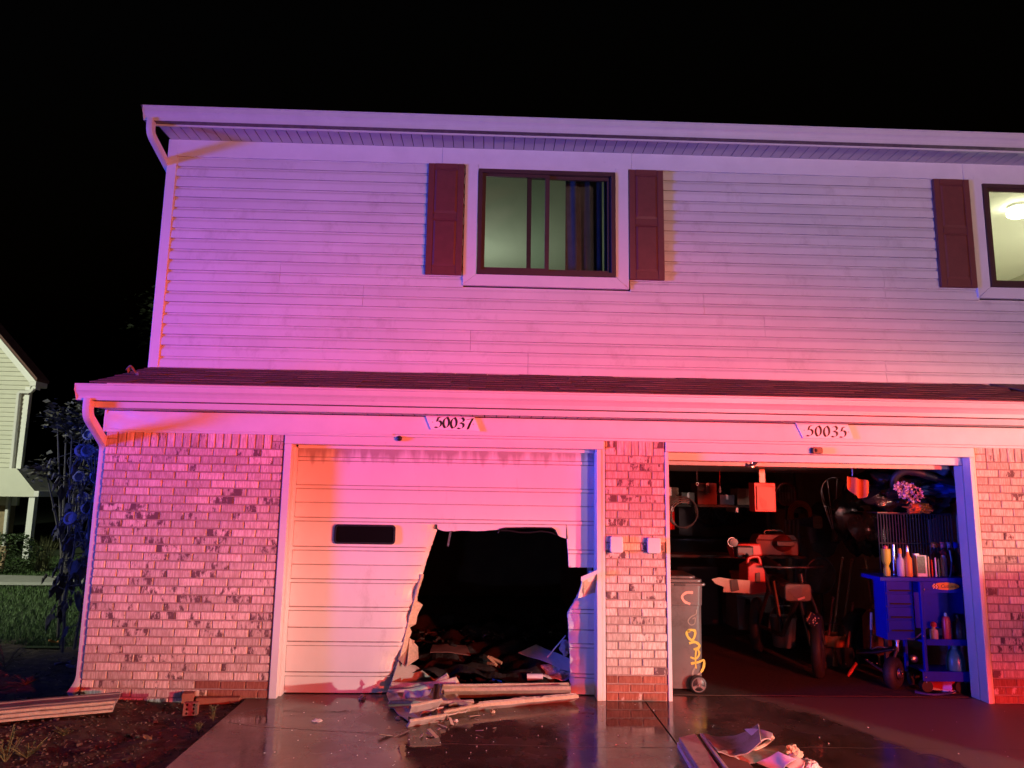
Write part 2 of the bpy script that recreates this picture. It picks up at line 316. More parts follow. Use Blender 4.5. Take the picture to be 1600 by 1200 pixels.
# soil bed in front of and beside the brick wall
def hgt(x, y): return .028*mnoise.noise((x*2.2, y*2.2, 3))+.018*mnoise.noise((x*7, y*7, 9))+.010*mnoise.noise((x*19, y*19, 5))
g = MB()
g.grid(lambda u, v: (lambda x, y: (x, y, -.035+hgt(x, y)+(.02 if x > 1.2 else .0)*0+max(0, .03*math.sin((x+2)*1.1))))(-3.2+4.53*u, -4+4.0*v), 130, 110)
struct(part('soil_bed', g, SOIL, smooth=True))
g = MB()
g.grid(lambda u, v: (lambda x, y: (x, y, -.04+hgt(x, y)*1.3))(-2.2+2.19*u-.25*v*0, .0+2.45*v), 70, 70)
struct(part('soil_bed', g, SOIL, smooth=True))
g = MB()
for k in range(1700):
    if k % 3: x = rnd.uniform(-.5, 1.32); y = rnd.uniform(-1.7, -.03)
    else: x = rnd.uniform(-2.2, -.05); y = rnd.uniform(-.9, 2.4)
    s = rnd.uniform(.0018, .006)*(1 if rnd.random() < .93 else 2); M = Matrix.Translation((x, y, -.03+hgt(x, y)+max(0, .03*math.sin((x+2)*1.1))*(y < 0)+s*.3)) @ Matrix.Rotation(rnd.uniform(0, 6), 4, 'Z') @ Matrix.Rotation(rnd.uniform(-.5, .5), 4, 'X')
    g.box(-s*1.3, s*1.3, -s, s, -s*.6, s*.6, M)
stuff(tag(part('soil_crumbs', g, mat('soil_crumb', (.11, .075, .055), .9, 0, .3, 30, island=.7)), 'loose soil clods and bark scraps covering the dark garden bed', 'soil clods'))
g = MB()
for k in range(420):
    x = rnd.uniform(-1.2, 1.3); y = rnd.uniform(-1.7, -.05) if k % 3 else rnd.uniform(.1, 2.0)
    if y > 0: x = rnd.uniform(-2, -.1)
    a = rnd.uniform(0, 6.28); l = rnd.uniform(.02, .09); z = -.012+hgt(x, y)+max(0, .03*math.sin((x+2)*1.1))*(y < 0)
    d = Vector((math.cos(a)*l, math.sin(a)*l*.7, rnd.uniform(-.004, .012))); n = Vector((-d.y, d.x, 0)).normalized()*.0022; p = Vector((x, y, z))
    g.quad(p-n, p+d-n, p+d+n, p+n)
stuff(tag(part('straw_litter', g, mat('dry_straw', (.30, .22, .13), .8, 0, .2, 20, island=.4)), 'thin dry straw and twigs scattered over the garden bed', 'straw'))
# lawn with blades, path
g = MB()
def lh(x, y): return -.05+.02*mnoise.noise((x*.5, y*.5, 1))+ (0 if y < 3 else .004*(y-3))
g.grid(lambda u, v: (lambda y: (lambda x: (x, y, lh(x, y)))(-16+15.4*u+ (0)))(2.0+26*v), 40, 60)
LAWN = mat('lawn_soil', (.030, .048, .014), .95, 0, .35, 1.2)
struct(part('lawn', g, LAWN, smooth=True))
g = MB()
def onpath(x, y): return abs(y-(7.1+.02*(x+4)))<.5
for k in range(34000):
    y = 2.1+9.5*rnd.random()**1.5; c = at(68, 900, y).x; x = c+rnd.uniform(-1.05, 1.05)*(.75+y*.17)
    if x > -.25 or onpath(x, y): continue
    if mnoise.noise((x*.7, y*.7, 4))+.35 < rnd.uniform(-.3, .3) and y < 3.2: continue
    h = rnd.uniform(.03, .07); a = rnd.uniform(0, 6.28); wd = .004+.0006*y; z = lh(x, y)
    dx, dy = math.cos(a)*wd, math.sin(a)*wd; lx, ly = rnd.uniform(-.03, .03), rnd.uniform(-.03, .03)
    n = len(g.v); g.v += [(x-dx, y-dy, z), (x+dx, y+dy, z), (x+lx, y+ly, z+h)]; g.f.append((n, n+1, n+2))
stuff(tag(part('lawn_grass', g, GRASS), 'mown green lawn grass lit beside the garden path', 'grass'))
g = MB(); g.grid(lambda u, v: (lambda x: (x, 6.65+.02*(x+4)+.9*v, lh(x, 7)+.03+.004*math.sin(x*3)))(-16+15.2*u), 40, 2); struct(part('path', g, PATHM, solid=.05))
# ------------------------------------------------------------------ the townhouse
C = .0677
H = thing('townhouse', 'two-storey townhouse with pale siding above brick garages, one door smashed open', 'house')
def variants(lx, lz, dy, n=5):
    out = []
    for i in range(n):
        mb = MB(); mb.box(-lx/2, lx/2, 0, dy, -lz/2, lz/2)
        mb.v = [(x+rnd.uniform(-.0022, .0022), y+(rnd.uniform(-.0015, .0025) if y < .01 else 0), z+rnd.uniform(-.0018, .0018)) for x, y, z in mb.v]
        out.append(mb)
    return out
BV = variants(.194, .0575, .09); BM = [b.mesh('brick', BRK, bevel=.0035) for b in BV]; BR = [b.mesh('brick', RBK, bevel=.0035) for b in BV]
SV = [b.mesh('soldier_brick', BRK, bevel=.003) for b in variants(.0575, .130, .09, 3)]
walls = []
def wallback(x0, x1, nm='brick_wall'):
    mb = MB(); mb.box(x0+.003, x1-.003, .0085, .14, -.12, 2.172); o = part(nm, mb, MORT, H); return o
BL = []
def bricks(x0, x1, w, red, start, cut):
    for r in range(-1, 30):
        z = (r+.5)*C; x = x0-(.2035*.5 if (r+start) % 2 else 0)
        while x < x1-.02:
            a = max(x, x0); b = min(x+.2035, x1+.0095)
            if b-a > .035: BL.append((min(b, cut)-a, (a+b-.0095)/2, z, b-a-.0095, w, red(r, (a+b)/2)))
            x += .2035
W1 = wallback(0, 1.50); W2 = wallback(4.29, 4.805); W3 = wallback(7.585, 10.9)
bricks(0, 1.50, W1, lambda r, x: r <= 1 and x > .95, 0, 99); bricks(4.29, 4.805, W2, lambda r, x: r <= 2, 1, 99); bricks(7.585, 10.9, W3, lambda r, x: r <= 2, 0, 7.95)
BL.sort(key=lambda t: -t[0]); rest = {}
for i, (vis, x, z, ln, wl, red) in enumerate(BL):
    if i < 300:
        link('brick', rnd.choice(BR if red else BM), wl, (x, rnd.uniform(-.0015, .0015), z), (rnd.uniform(-.006, .006), rnd.uniform(-.006, .006), 0), (ln/.194, 1, 1))
    else: rest.setdefault((wl.name, red), [wl, MB()])[1].add(rnd.choice(BV), Matrix.Translation((x, 0, z)) @ Matrix.Diagonal((ln/.194, 1, 1, 1)))
for (n, red), (wl, mb) in rest.items(): stuff(part('brick', mb, RBK if red else BRK, wl, bevel=.003))
def soldiers(x0, x1, w):
    zc = 30*C+.069; x = x0
    for xx, k in ((x0, 1), (x1-.0905, 1)):
        for zz in (zc-.0345, zc+.033): link('brick', BM[0], w, (xx+.045, 0, zz), (0, 0, 0), (.090/.194, 1, 1.06))
    x = x0+.0985; n = max(1, round((x1-x0-.197)/.0675)); st = (x1-x0-.197)/n
    for i in range(n): link('soldier_brick', rnd.choice(SV), w, (x+(i+.5)*st, rnd.uniform(-.001, .001), zc))
soldiers(0, 1.50, W1); soldiers(4.29, 4.805, W2); soldiers(7.585, 8.3, W3)
# side wall and core of the building (left gable side, back)
mb = MB(); mb.box(-.0, .12, .14, 6.4, -.12, 2.45); mb.box(.004, .12, .63, 7, 2.45, 5.1); part('side_wall', mb, VIN, H)
# lower frieze: upper sheet, bottom lip, wrinkled metal wrap at the left end
mb = MB()
def fr(u, v):
    x = -.018+11.0*u; wr = max(0, 1-abs(x-.2)/.9)
    return (x, -.030-.010*wr*mnoise.noise((x*6, v*2.2, 2))-.008*wr*math.sin(x*9+v*5)*v, 2.178+.155*v-.004*wr*mnoise.noise((x*8, 0, 7)))
mb.grid(lambda u, v: fr(u**1.8, v), 150, 8); part('frieze_board', mb, TRIM, H, smooth=True, solid=.012)
mb = MB(); mb.box(-.016, 11, -.026, .02, 2.154, 2.176); mb.box(-.012, 2.44, -.034, -.02, 2.166, 2.1775); part('frieze_lip', mb, TRIM, H, bevel=.002)
mb = MB(); mb.box(-.018, -.002, -.03, .4, 2.155, 2.34); part('frieze_return', mb, TRIM, H)
sm_l = MB().box(0, .094, -.335, -.02, 0, .008); SML = sm_l.mesh('soffit_board', SOFF, bevel=.002)
sm_u = MB().box(0, .094, .232, .590, 0, .008); SMU = sm_u.mesh('soffit_board', SOFF, bevel=.002)
so = part('lower_soffit', MB().box(-.01, 11, -.336, .02, 2.352, 2.362), DARK, H); su = part('upper_soffit', MB().box(.01, 11, .232, .6, 5.142, 5.152), DARK, H)
for i in range(108):
    link('soffit_board', SML, so, (.0+i*.101, 0, 2.340), (0, 0, 0)); link('soffit_board', SMU, su, (.03+i*.101, 0, 5.130))
UNDERSHADE = mat('underside_shade', (.17, .14, .13), .9, 0, .3, 20)  # dark colour standing in for the shade below the gutters
def gutter(nm, x0, y, z, L=11.0):
    """K-style gutter: y is the fascia face, z its top"""
    o = MB(); h = .128; d = .10; t = .004
    out = [(y, z), (y, z-h), (y-.062, z-h), (y-.066, z-h+.03), (y-.082, z-h+.058), (y-d+.002, z-h+.075), (y-d, z-.014), (y-d-.008, z-.010), (y-d-.008, z), (y-d+.006, z), (y-d+.006, z-.012), (y-.078, z-.05), (y-.06, z-h+.01), (y-.004, z-h+.01), (y-.004, z)]
    o.ex(out, x0, L); gt = part(nm, o, GUT, H)
    part('shade_strip', MB().box(x0, L, y-.060, y-.001, z-h-.004, z-h-.001), UNDERSHADE, gt)  # added strip, gutter shade put into its colour
    e = MB(); e.ex([(y, z), (y, z-h-.001), (y-.063, z-h-.001), (y-.084, z-h+.058), (y-d-.002, z-h+.075), (y-d-.002, z)], x0-.003, x0); part('end_cap', e, GUT, gt); return gt
gl = gutter('lower_gutter', -.045, -.355, 2.505); gu = gutter('upper_gutter', -.035, .222, 5.232)
mb = MB(); mb.box(.04, 11, -.355, -.337, 2.325, 2.515); part('lower_fascia', mb, GUT, H)
mb = MB(); mb.box(.02, 11, .222, .236, 5.085, 5.24); part('upper_fascia', mb, GUT, H)
mb = MB(); mb.ex([(-.395, 2.506), (-.395, 2.526), (-.34, 2.542), (-.34, 2.52)], .17, 11); part('drip_edge', mb, GUT, H)
# pent roof with shingles
a0, a1 = Vector((0, -.40, 2.522)), Vector((0, .60, 2.823)); sl = (a1-a0).normalized(); ang = math.atan2(sl.z, sl.y)
mb = MB(); mb.ex([(-.39, 2.512), (.6, 2.81), (.6, 2.70), (-.39, 2.50)], .045, 11); rf = part('pent_roof', mb, SHIN, H)
SHM = [MB().box(-.1505, .1505, -.003, .16, .0, .007+.002*k).mesh('shingle', SHIN, bevel=.0015) for k in range(3)]
for r in range(8):
    p = a0+sl*(r*.1305-.012); xo = .155 if r % 2 else 0
    for i in range(27):
        x = .04+.1525+i*.305-xo
        if x > 8.4: continue
        if x < .19: x = .19
        link('shingle', rnd.choice(SHM), rf, (x+rnd.uniform(-.002, .002), p.y+rnd.uniform(-.003, .003), p.z+.001), (ang-.05, 0, rnd.uniform(-.004, .004)))
mb = MB(); mb.box(8.2, 11, 0, 1.05, 0, .012, Matrix.Translation((0, -.41, 2.522)) @ Matrix.Rotation(ang, 4, 'X')); part('roof_sheet', mb, SHIN, H)
mb = MB(); mb.exy([(0, 0)], 0, 0) if 0 else mb.ex([(-.37, 2.5), (.6, 2.81), (.6, 2.36), (-.34, 2.34)], -.004, .04); part('rake_board', mb, TRIM, H)
# siding planks with staggered seams
SEAM = {0: [(825, 570), (1385, 585)], 1: [(735, 535)], 2: [(1195, 513)], 3: [(1100, 487), (565, 505)], 4: [(1383, 462), (437, 432)]}
Z0, PH = 2.822, .107
for r in range(20):
    z = Z0+r*PH; segs = [[.10, 11]]
    if z+PH > 3.70:
        segs = [[.10, 2.985], [4.64, 8.17], [9.77, 11]]
    sx = [at(px, py, .59).x for px, py in SEAM.get(r//2, [])]
    for x in sx:
        segs = [q for s_ in segs for q in ([[s_[0], x-.0015], [x+.0015, s_[1]]] if s_[0]+.1 < x < s_[1]-.1 else [s_])]
    for s_ in segs:
        jz = rnd.uniform(-.0012, .0012); jy = rnd.uniform(-.0015, .001); fb = .587 if r % 2 == 0 else .5905
        mb = MB(); mb.exw([(fb+.006, z+.006+jz), (fb+jy, z+.0055+jz), (fb-.001+jy, z+.009+jz), (fb+.0005+jy, z+.068), (fb+.004+jy, z+.080), (.6010+jy, z+.094), (.6035+jy, z+PH-.001), (.6035, z+PH+.010), (.611, z+PH+.010), (.611, z+.006)], s_[0], s_[1]); part('siding_plank', mb, VIN, H)
LAPSHADE = mat('lap_shade_paint', (.34, .29, .27), .9, 0, .35, 6)  # shade of the siding laps, held in the colour
for r in range(20):
    z = Z0+r*PH
    for a, b in ([(.115, 11)] if z+PH <= 3.70 else [(.115, 2.98), (4.645, 8.165)]): part('lap_shade', MB().box(a, b, .5965, .603, z+.0015, z+.0058), LAPSHADE, H)  # thin dark strips paint the shadow line under each course
mb = MB(); mb.box(.05, 2.9, .6125, .64, 2.8, 5.14); mb.box(4.7, 8.1, .6125, .64, 2.8, 5.14); mb.box(2.9, 4.7, .6125, .64, 2.8, 3.8); mb.box(8.1, 11, .6125, .64, 2.8, 3.8); part('sheathing', mb, DARK, H)
mb = MB(); mb.box(.012, .108, .5815, .63, 2.80, 5.135); mb.box(.108, .114, .585, .6, 2.80, 4.965); part('corner_post', mb, TRIM, H, bevel=.003)
mb = MB(); mb.box(.108, 11, .580, .60, 2.80, 2.822); part('starter_strip', mb, TRIM, H)
for a, b in ((.108, 2.74), (2.743, 4.66), (4.663, 8.1), (8.103, 11)):
    mb = MB(); mb.box(a, b, .578+(.002 if a < 1 else 0), .60, 4.958, 5.135); part('upper_frieze', mb, TRIM, H, bevel=.0015)
# main roof (seen only as a thin edge)
mb = MB(); mb.ex([(.12, 5.235), (4.6, 6.9), (9, 5.235), (9, 5.15), (4.6, 6.8), (.25, 5.15)], -.06, 11); part('main_roof', mb, SHIN, H)
# downspouts
def spout(nm, pts, m=GUT): part(nm, MB().tube(pts, .029, 12, ry=.038, ref=(1, 0, 0), square=True), m, H, smooth=True)
def bend(P, r=.05):
    P = [Vector(p) for p in P]; out = [P[0]]
    for a, b, c in zip(P, P[1:], P[2:]):
        d1 = (a-b).normalized()*r; d2 = (c-b).normalized()*r
        for t in (0, .25, .5, .75, 1): out.append((b+d1)*(1-t)**2+b*2*t*(1-t)+(b+d2)*t*t)
    return out+[P[-1]]
spout('downspout', bend([(.045, -.40, 2.39), (.045, -.40, 2.255), (-.035, .06, 2.045), (-.035, .06, .10), (-.06, -.02, .02)], .07))
spout('downspout', bend([(.03, .17, 5.12), (.03, .17, 4.98), (-.035, .98, 4.80), (-.035, .98, 2.83)], .07))
# windows
def window(x0, x1, z0, z1, room):
    wn = part('window', MB().box(x0, x1, .62, .66, z0, z0+.03).box(x0, x1, .62, .66, z1-.03, z1).box(x0, x0+.03, .62, .66, z0+.03, z1-.03).box(x1-.03, x1, .62, .66, z0+.03, z1-.03), BRFR, H)
    t = .115; zt = 4.958
    mb = MB(); mb.exy([(x0-.135, z0-.115), (x1+.135, z0-.115), (x1+.004, z0-.002), (x0-.004, z0-.002)], .566, .60); part('casing_bottom', mb, TRIM, wn, bevel=.002)
    for s, xa, xb in ((0, x0-.135, x0-.004), (1, x1+.135, x1+.004)):
        mb = MB(); mb.exy([(xa, z0-.112), (xb, z0+.001), (xb, zt), (xa, zt)], .568, .60); part('casing_side', mb, TRIM, wn, bevel=.002)
    mb = MB(); mb.box(x0-.003, x1+.003, .570, .60, z1+.002, zt-.001); part('casing_head', mb, TRIM, wn)
    f = MB()
    def ring(a, b, c, d, wd, y0, y1):
        f.box(a, b, y0, y1, c, c+wd); f.box(a, b, y0, y1, d-wd, d); f.box(a, a+wd, y0, y1, c+wd, d-wd); f.box(b-wd, b, y0, y1, c+wd, d-wd)
    ring(x0, x1, z0, z1, .042, .556, .62); part('outer_frame', f, BRFR, wn, bevel=.003); f = MB()
    xm = (x0+x1)/2+.005
    ring(x0+.032, xm+.02, z0+.032, z1-.032, .042, .575, .60); part('sash', f, BRFR, wn, bevel=.003); f = MB()
    ring(xm-.20 if room == 1 else xm-.02, x1-.032, z0+.032, z1-.032, .042, .603, .63); part('sash', f, BRFR, wn, bevel=.003)
    part('pane', MB().box(x0+.062, xm-.01, .585, .590, z0+.062, z1-.062), GLASS, wn); part('pane', MB().box(xm-.17 if room == 1 else xm+.01, x1-.062, .614, .619, z0+.062, z1-.062), GLASS, wn)
    return wn
window(3.114, 4.489, 3.815, 4.912, 1); window(8.284, 9.66, 3.815, 4.912, 2)
def shutter(x0, x1, z0, z1):
    sh = part('shutter', MB().box(x0, x1, .556, .585, z0, z1), BROWN, H, bevel=.003); zm = (z0+z1)/2+.02; b = .062
    for a, c in ((z0+.085, zm-.035), (zm+.035, z1-.06)):
        f = MB(); f.exy([(x0+b, a), (x1-b, a), (x1-b, c), (x0+b, c)], .5545, .557)
        part('raised_panel', MB().prism([(x0+b, a), (x1-b, a), (x1-b, c), (x0+b, c)], lambda p, t: (p[0]+(0 if t == 0 else (.022 if p[0] < (x0+x1)/2 else -.022)), .5555-.010*t, p[1]+(0 if t == 0 else (.022 if p[1] < (a+c)/2 else -.022)))), BROWN, sh)
    for z in (z0+.0, z1-.055, zm-.03): part('rail', MB().box(x0+b+.003, x1-b-.003, .550, .5555, z+.003, z+(.08 if z == z0 else .055)), BROWN, sh, bevel=.002)
    for xa in (x0+.001, x1-b): part('stile', MB().box(xa, xa+b-.002, .550, .5555, z0+.001, z1-.001), BROWN, sh, bevel=.002)
shutter(2.610, 2.968, 3.797, 4.95); shutter(4.628, 4.978, 3.796, 4.946); shutter(7.765, 8.138, 3.80, 4.945)
# rooms behind the windows
def room(nm, x0, x1, y1, zc, mw, mc):
    o = part(nm, MB().box(x0, x1, y1, y1+.08, 2.9, zc).box(x0-.08, x0, .66, y1+.08, 2.9, zc).box(x1, x1+.08, .66, y1+.08, 2.9, zc).box(x0-.08, x1+.08, .66, y1+.08, 2.82, 2.898), mw, H)
    part('ceiling', MB().box(x0-.08, x1+.08, .66, y1+.08, zc+.002, zc+.06), mc, H); return o
room('upstairs_room', 2.0, 5.6, 5.2, 5.12, mat('sage_wall', (.46, .48, .40), .8, 0, .05, 1), mat('room_ceiling', (.56, .57, .50), .9, 0, .05, 1))
point('bedroom_lamp', (2.9, 3.6, 4.1), 24, (.95, 1, .80), .1)
room('upstairs_room', 7.7, 11.4, 4.6, 5.12, mat('cream_wall', (.62, .60, .50), .8, 0, .05, 1), mat('cream_ceiling', (.78, .76, .66), .9, 0, .05, 1))
LC = at(1592, 336, None, 5.0); LX, LY = LC.x, LC.y
lp = thing('ceiling_lamp', 'lit round glass ceiling lamp inside the bright upstairs room', 'lamp', (LX, LY, 5.12))
part('base', MB().lathe([(.11, 0), (.11, -.03), (.09, -.04)], (LX, LY, 5.119), 24), WHT, lp, smooth=True)
part('globe', MB().lathe([(.085, -.04), (.12, -.07), (.12, -.11), (.08, -.14), (.02, -.15)], (LX, LY, 5.119), 24), mat('lit_globe', (.9, .88, .8), .4, emit=(1, .93, .68), estr=16), lp, smooth=True)
point('room_fill_light', (10.9, 1.5, 3.6), 95, (1, .94, .72), .12)  # unseen fill light added to brighten the room
# curtains of the left window
def curtain(label, x0, x1, m, y=.86):
    mb = MB(); mb.grid(lambda u, v: (x0+(x1-x0)*u, y+.022*math.sin(u*(x1-x0)*46)+.008*math.sin(u*31+v*3), 3.62+1.4*v), 60, 8); tag(part('curtain', mb, m, smooth=True, solid=.003), label, 'curtain')
curtain('brown grey curtain hanging in the right half of the dim upstairs window', 4.02, 4.40, mat('grey_curtain', (.10, .085, .078), .9, 0, .2, 6))
curtain('narrow dark blue curtain at the right edge of the dim upstairs window', 4.415, 4.56, mat('blue_curtain', (.03, .035, .07), .9, 0, .2, 6), .80)
# ------------------------------------------------------------------ garage openings
def casing(nm, b, par=H, m=TRIM): return part(nm, b, m, par, bevel=.003)
casing('door_header', MB().box(1.515, 4.275, -.012, .12, 2.080, 2.153)); casing('head_stop', MB().box(1.60, 4.205, .115, .20, 2.052, 2.079))
casing('door_jamb', MB().box(1.515, 1.578, -.006, .145, .0, 2.079)); casing('door_stop', MB().box(1.578, 1.597, .06, .145, .0, 2.06)); casing('trim_channel', MB().box(1.501, 1.514, -.002, .03, 0, 2.15), H, BRFR)
casing('door_jamb', MB().box(4.212, 4.252, -.006, .20, .0, 2.079)); casing('trim_channel', MB().box(4.253, 4.285, .0, .05, 0.0, 2.15))
casing('door_header', MB().box(4.815, 7.565, -.012, .10, 2.070, 2.153)); casing('head_stop', MB().box(4.84, 7.53, .10, .20, 2.002, 2.069))
casing('door_jamb', MB().box(4.808, 4.842, -.006, .20, 0, 2.069)); casing('door_jamb', MB().box(7.528, 7.562, -.006, .098, 0, 2.069)); casing('door_jamb', MB().box(7.520, 7.562, .10, .21, 0, 2.0))
casing('trim_channel', MB().box(7.563, 7.583, .0, .05, 0, 2.15))
for k in range(26): link('trim_clip', (MB().box(0, .006, -.004, .002, 0, .01).mesh('trim_clip', TRIM)) if k == 0 else bpy.data.meshes['trim_clip'], H, (4.262+.004*(k % 2), 0, .12+k*.077))
# inner walls and ceiling of both garages
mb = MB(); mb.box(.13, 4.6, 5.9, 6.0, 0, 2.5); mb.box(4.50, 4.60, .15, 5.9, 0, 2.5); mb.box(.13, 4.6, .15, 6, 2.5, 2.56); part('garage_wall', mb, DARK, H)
mb = MB(); mb.box(4.61, 7.85, 5.6, 5.7, 0, 2.5); mb.box(4.61, 4.66, .21, 5.6, 0, 2.5); part('garage_wall', mb, mat('dim_wall', (.16, .12, .105), .85, 0, .3, 2), H)
mb = MB(); mb.box(7.80, 7.86, .15, 5.7, 0, 2.5); part('garage_wall', mb, DRYW, H)
mb = MB(); mb.box(4.66, 7.80, .21, 5.6, 2.46, 2.52); part('garage_ceiling', mb, mat('garage_ceiling', (.16, .14, .13), .9, 0, .2, 2), H)
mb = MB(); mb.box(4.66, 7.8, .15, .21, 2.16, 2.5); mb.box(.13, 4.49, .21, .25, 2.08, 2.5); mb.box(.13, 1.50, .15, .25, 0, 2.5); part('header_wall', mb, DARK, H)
mb = MB(); mb.box(1.5, 11, .05, .15, 2.16, 2.5); mb.box(10.9, 11, 0, .2, 0, 2.2); part('wall_core', mb, DARK, H)
# ------------------------------------------------------------------ smashed garage door
DY = .15
RIBS = (.158, .404, .689, .92, 1.192, 1.439, 1.718, 1.961); SEC = (0.004, .535, 1.057, 1.583, 2.058)
def dpt(px, py): p = at(px, py, DY); return (p.z, p.x)
HL = sorted([dpt(*q) for q in ((683, 826), (668, 870), (662, 890), (650, 930), (640, 965), (625, 1030), (612, 1068), (604, 1086))])
HR = sorted([dpt(886, 842), dpt(888, 866), dpt(889, 889)])+[]
HRL = sorted([dpt(922, 893), dpt(916, 910), dpt(905, 930), dpt(895, 946), dpt(888, 960), dpt(891, 1020), dpt(893, 1092)])
HT = sorted([(at(px, py, DY).x, at(px, py, DY).z) for px, py in ((683, 826), (690, 829.5), (702, 830), (725, 829), (745, 830), (775, 828), (790, 826), (830, 825), (868, 825), (870, 836), (879, 840), (886, 842))])
def prof(z, z0, z1):
    y = DY
    if min(z-z0, z1-z) < .004: y += .009
    for r in RIBS:
        d = abs(z-r)
        if d < .013: y -= .009
        elif d < .020: y += .010
    return y
def zrow(a, b, z0, z1):
    zs = {a, b}; k = int((b-a)/.02)+1
    for i in range(k+1): zs.add(a+(b-a)*i/k)
    for r in RIBS:
        for e in (-.0205, -.0195, -.0135, -.0125, .0125, .0135, .0195, .0205):
            if a < r+e < b: zs.add(r+e)
    for e in (z0+.0035, z0+.0045, z1-.0045, z1-.0035):
        if a < e < b: zs.add(e)
    zs = sorted(zs); out = [zs[0]]
    for z in zs[1:]:
        if z-out[-1] > .0006: out.append(z)
    return out
gd = part('garage_door', MB().box(1.62, 1.66, .215, .24, .02, 2.0).box(4.16, 4.2, .215, .24, .02, 2.0).box(2.9, 2.95, .20, .22, 1.45, 2.04), STEEL, H, label='white sectional garage door with a large torn hole')
def skin(mb, zs, xl, xr, z0, z1, nc=5, edge=0):
    T = .045; n = len(mb.v); m = len(zs)
    for side in (0, 1):
        for z in zs:
            a, b = xl(z), xr(z); y = prof(z, z0, z1) if side == 0 else DY+T
            for i in range(nc+1):
                q = i/nc; q = q if not edge else (1-(1-q)**2.6 if edge > 0 else q**2.6); d_ = (b-a)*((1-q) if edge > 0 else q)
                bend_ = 0 if not edge else 0.105*math.exp(-d_/.075)*(.25+1.1*abs(mnoise.noise((z*5.3, edge, 4))))+.012*math.exp(-d_/.25)*mnoise.noise((z*9, q*3, 1))
                mb.v.append((a+(b-a)*q, y+bend_, z))
    c = nc+1; o2 = m*c
    for j in range(m-1):
        for i in range(nc):
            a = n+j*c+i; mb.f.append((a, a+1, a+c+1, a+c)); mb.f.append((a+o2, a+c+o2, a+c+1+o2, a+1+o2))
        for i in (0, nc):
            a = n+j*c+i; mb.f.append((a, a+c, a+c+o2, a+o2))
    for j in (0, m-1):
        for i in range(nc):
            a = n+j*c+i; mb.f.append((a, a+1, a+1+o2, a+o2))
jag = lambda z, s: .007*mnoise.noise((z*45, s, 0))+.004*mnoise.noise((z*160, s, 3))
XL, XR = 1.597, 4.212
L_ = lambda z: XL; Rr = lambda z: XR
hl = lambda z: lerp(HL, z)+jag(z, 1); hr = lambda z: lerp(HR, z)+jag(z, 5)*.4; hrl = lambda z: lerp(HRL, z)+jag(z, 9)
ztop = HT[0][1]
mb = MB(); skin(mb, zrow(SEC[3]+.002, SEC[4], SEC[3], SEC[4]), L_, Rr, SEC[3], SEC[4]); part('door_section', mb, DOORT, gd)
def seams(lo, hi, xl, xr):
    for r in [q+e for q in RIBS for e in (-.0165, .0165)]+list(SEC[1:4]):
        if lo < r < hi:
            wd = .0017 if r in SEC else .0021; a, b = xl(r)+.002, xr(r)-.002
            part('crease_shade', MB().box(a, b, DY-.0035 if r in SEC else DY-.002, DY+.012, r-wd, r+wd), RIBSHADE, gd)
RIBSHADE = mat('rib_shade_paint', (.36, .31, .29), .8, 0, .4, 12)  # painted shade for the rib creases, also darkens the section joints
seams(1.41, 2.05, L_, Rr); seams(.02, 1.37, L_, lambda z: hl(z)-.035); seams(1.06, 1.37, hr, Rr); seams(.02, HRL[-1][0]-.02, lambda z: hrl(z)+.03, Rr)
# second section: whole above the hole, split below
s0, s1 = SEC[2]+.002, SEC[3]; mb = MB(); zt = 1.41
skin(mb, zrow(zt, s1, s0, s1), L_, Rr, s0, s1)
zs = zrow(s0, zt, s0, s1); skin(mb, zs, L_, lambda z: min(hl(z), lerp(HL, 1.37)) if z < 1.37 else HT[0][0], s0, s1, 14, 1); skin(mb, zs, lambda z: hr(z) if z < HT[-1][1] else HT[-1][0], Rr, s0, s1)
cols = 46; n = len(mb.v); xa, xb = HT[0][0], HT[-1][0]
for i in range(cols+1):
    x = xa+(xb-xa)*i/cols; zb = lerp(HT, x)+.006*mnoise.noise((x*40, 0, 0))
    for q in range(3): mb.v.append((x, DY if q < 2 else DY+.045, zt if q == 0 else zb))
for i in range(cols):
    for q in range(2): a = n+i*3+q; mb.f.append((a, a+3, a+4, a+1))
part('door_section', mb, DOORW, gd)
for k in (1, 0):
    s0, s1 = SEC[k]+.002, SEC[k+1]; mb = MB(); zs = zrow(s0, s1, s0, s1); skin(mb, zs, L_, hl, s0, s1, 14, 1); part('door_section', mb, DOORW, gd)
    mb = MB(); top = min(s1, HRL[-1][0]) if k == 1 else s1; skin(mb, zrow(s0, top, s0, s1), hrl, Rr, s0, s1, 10, -1); part('door_section', mb, DOORW, gd)
# cracks climbing from the two top corners of the hole
for (px, py, qx, qy) in ((683, 827, 680.5, 818), (886, 842, 884.5, 813)):
    a, b = at(px, py, DY-.003), at(qx, qy, DY-.003); part('tear', MB().poly([a+Vector((-.006, 0, 0)), a+Vector((.006, 0, 0)), b]), INK, gd)
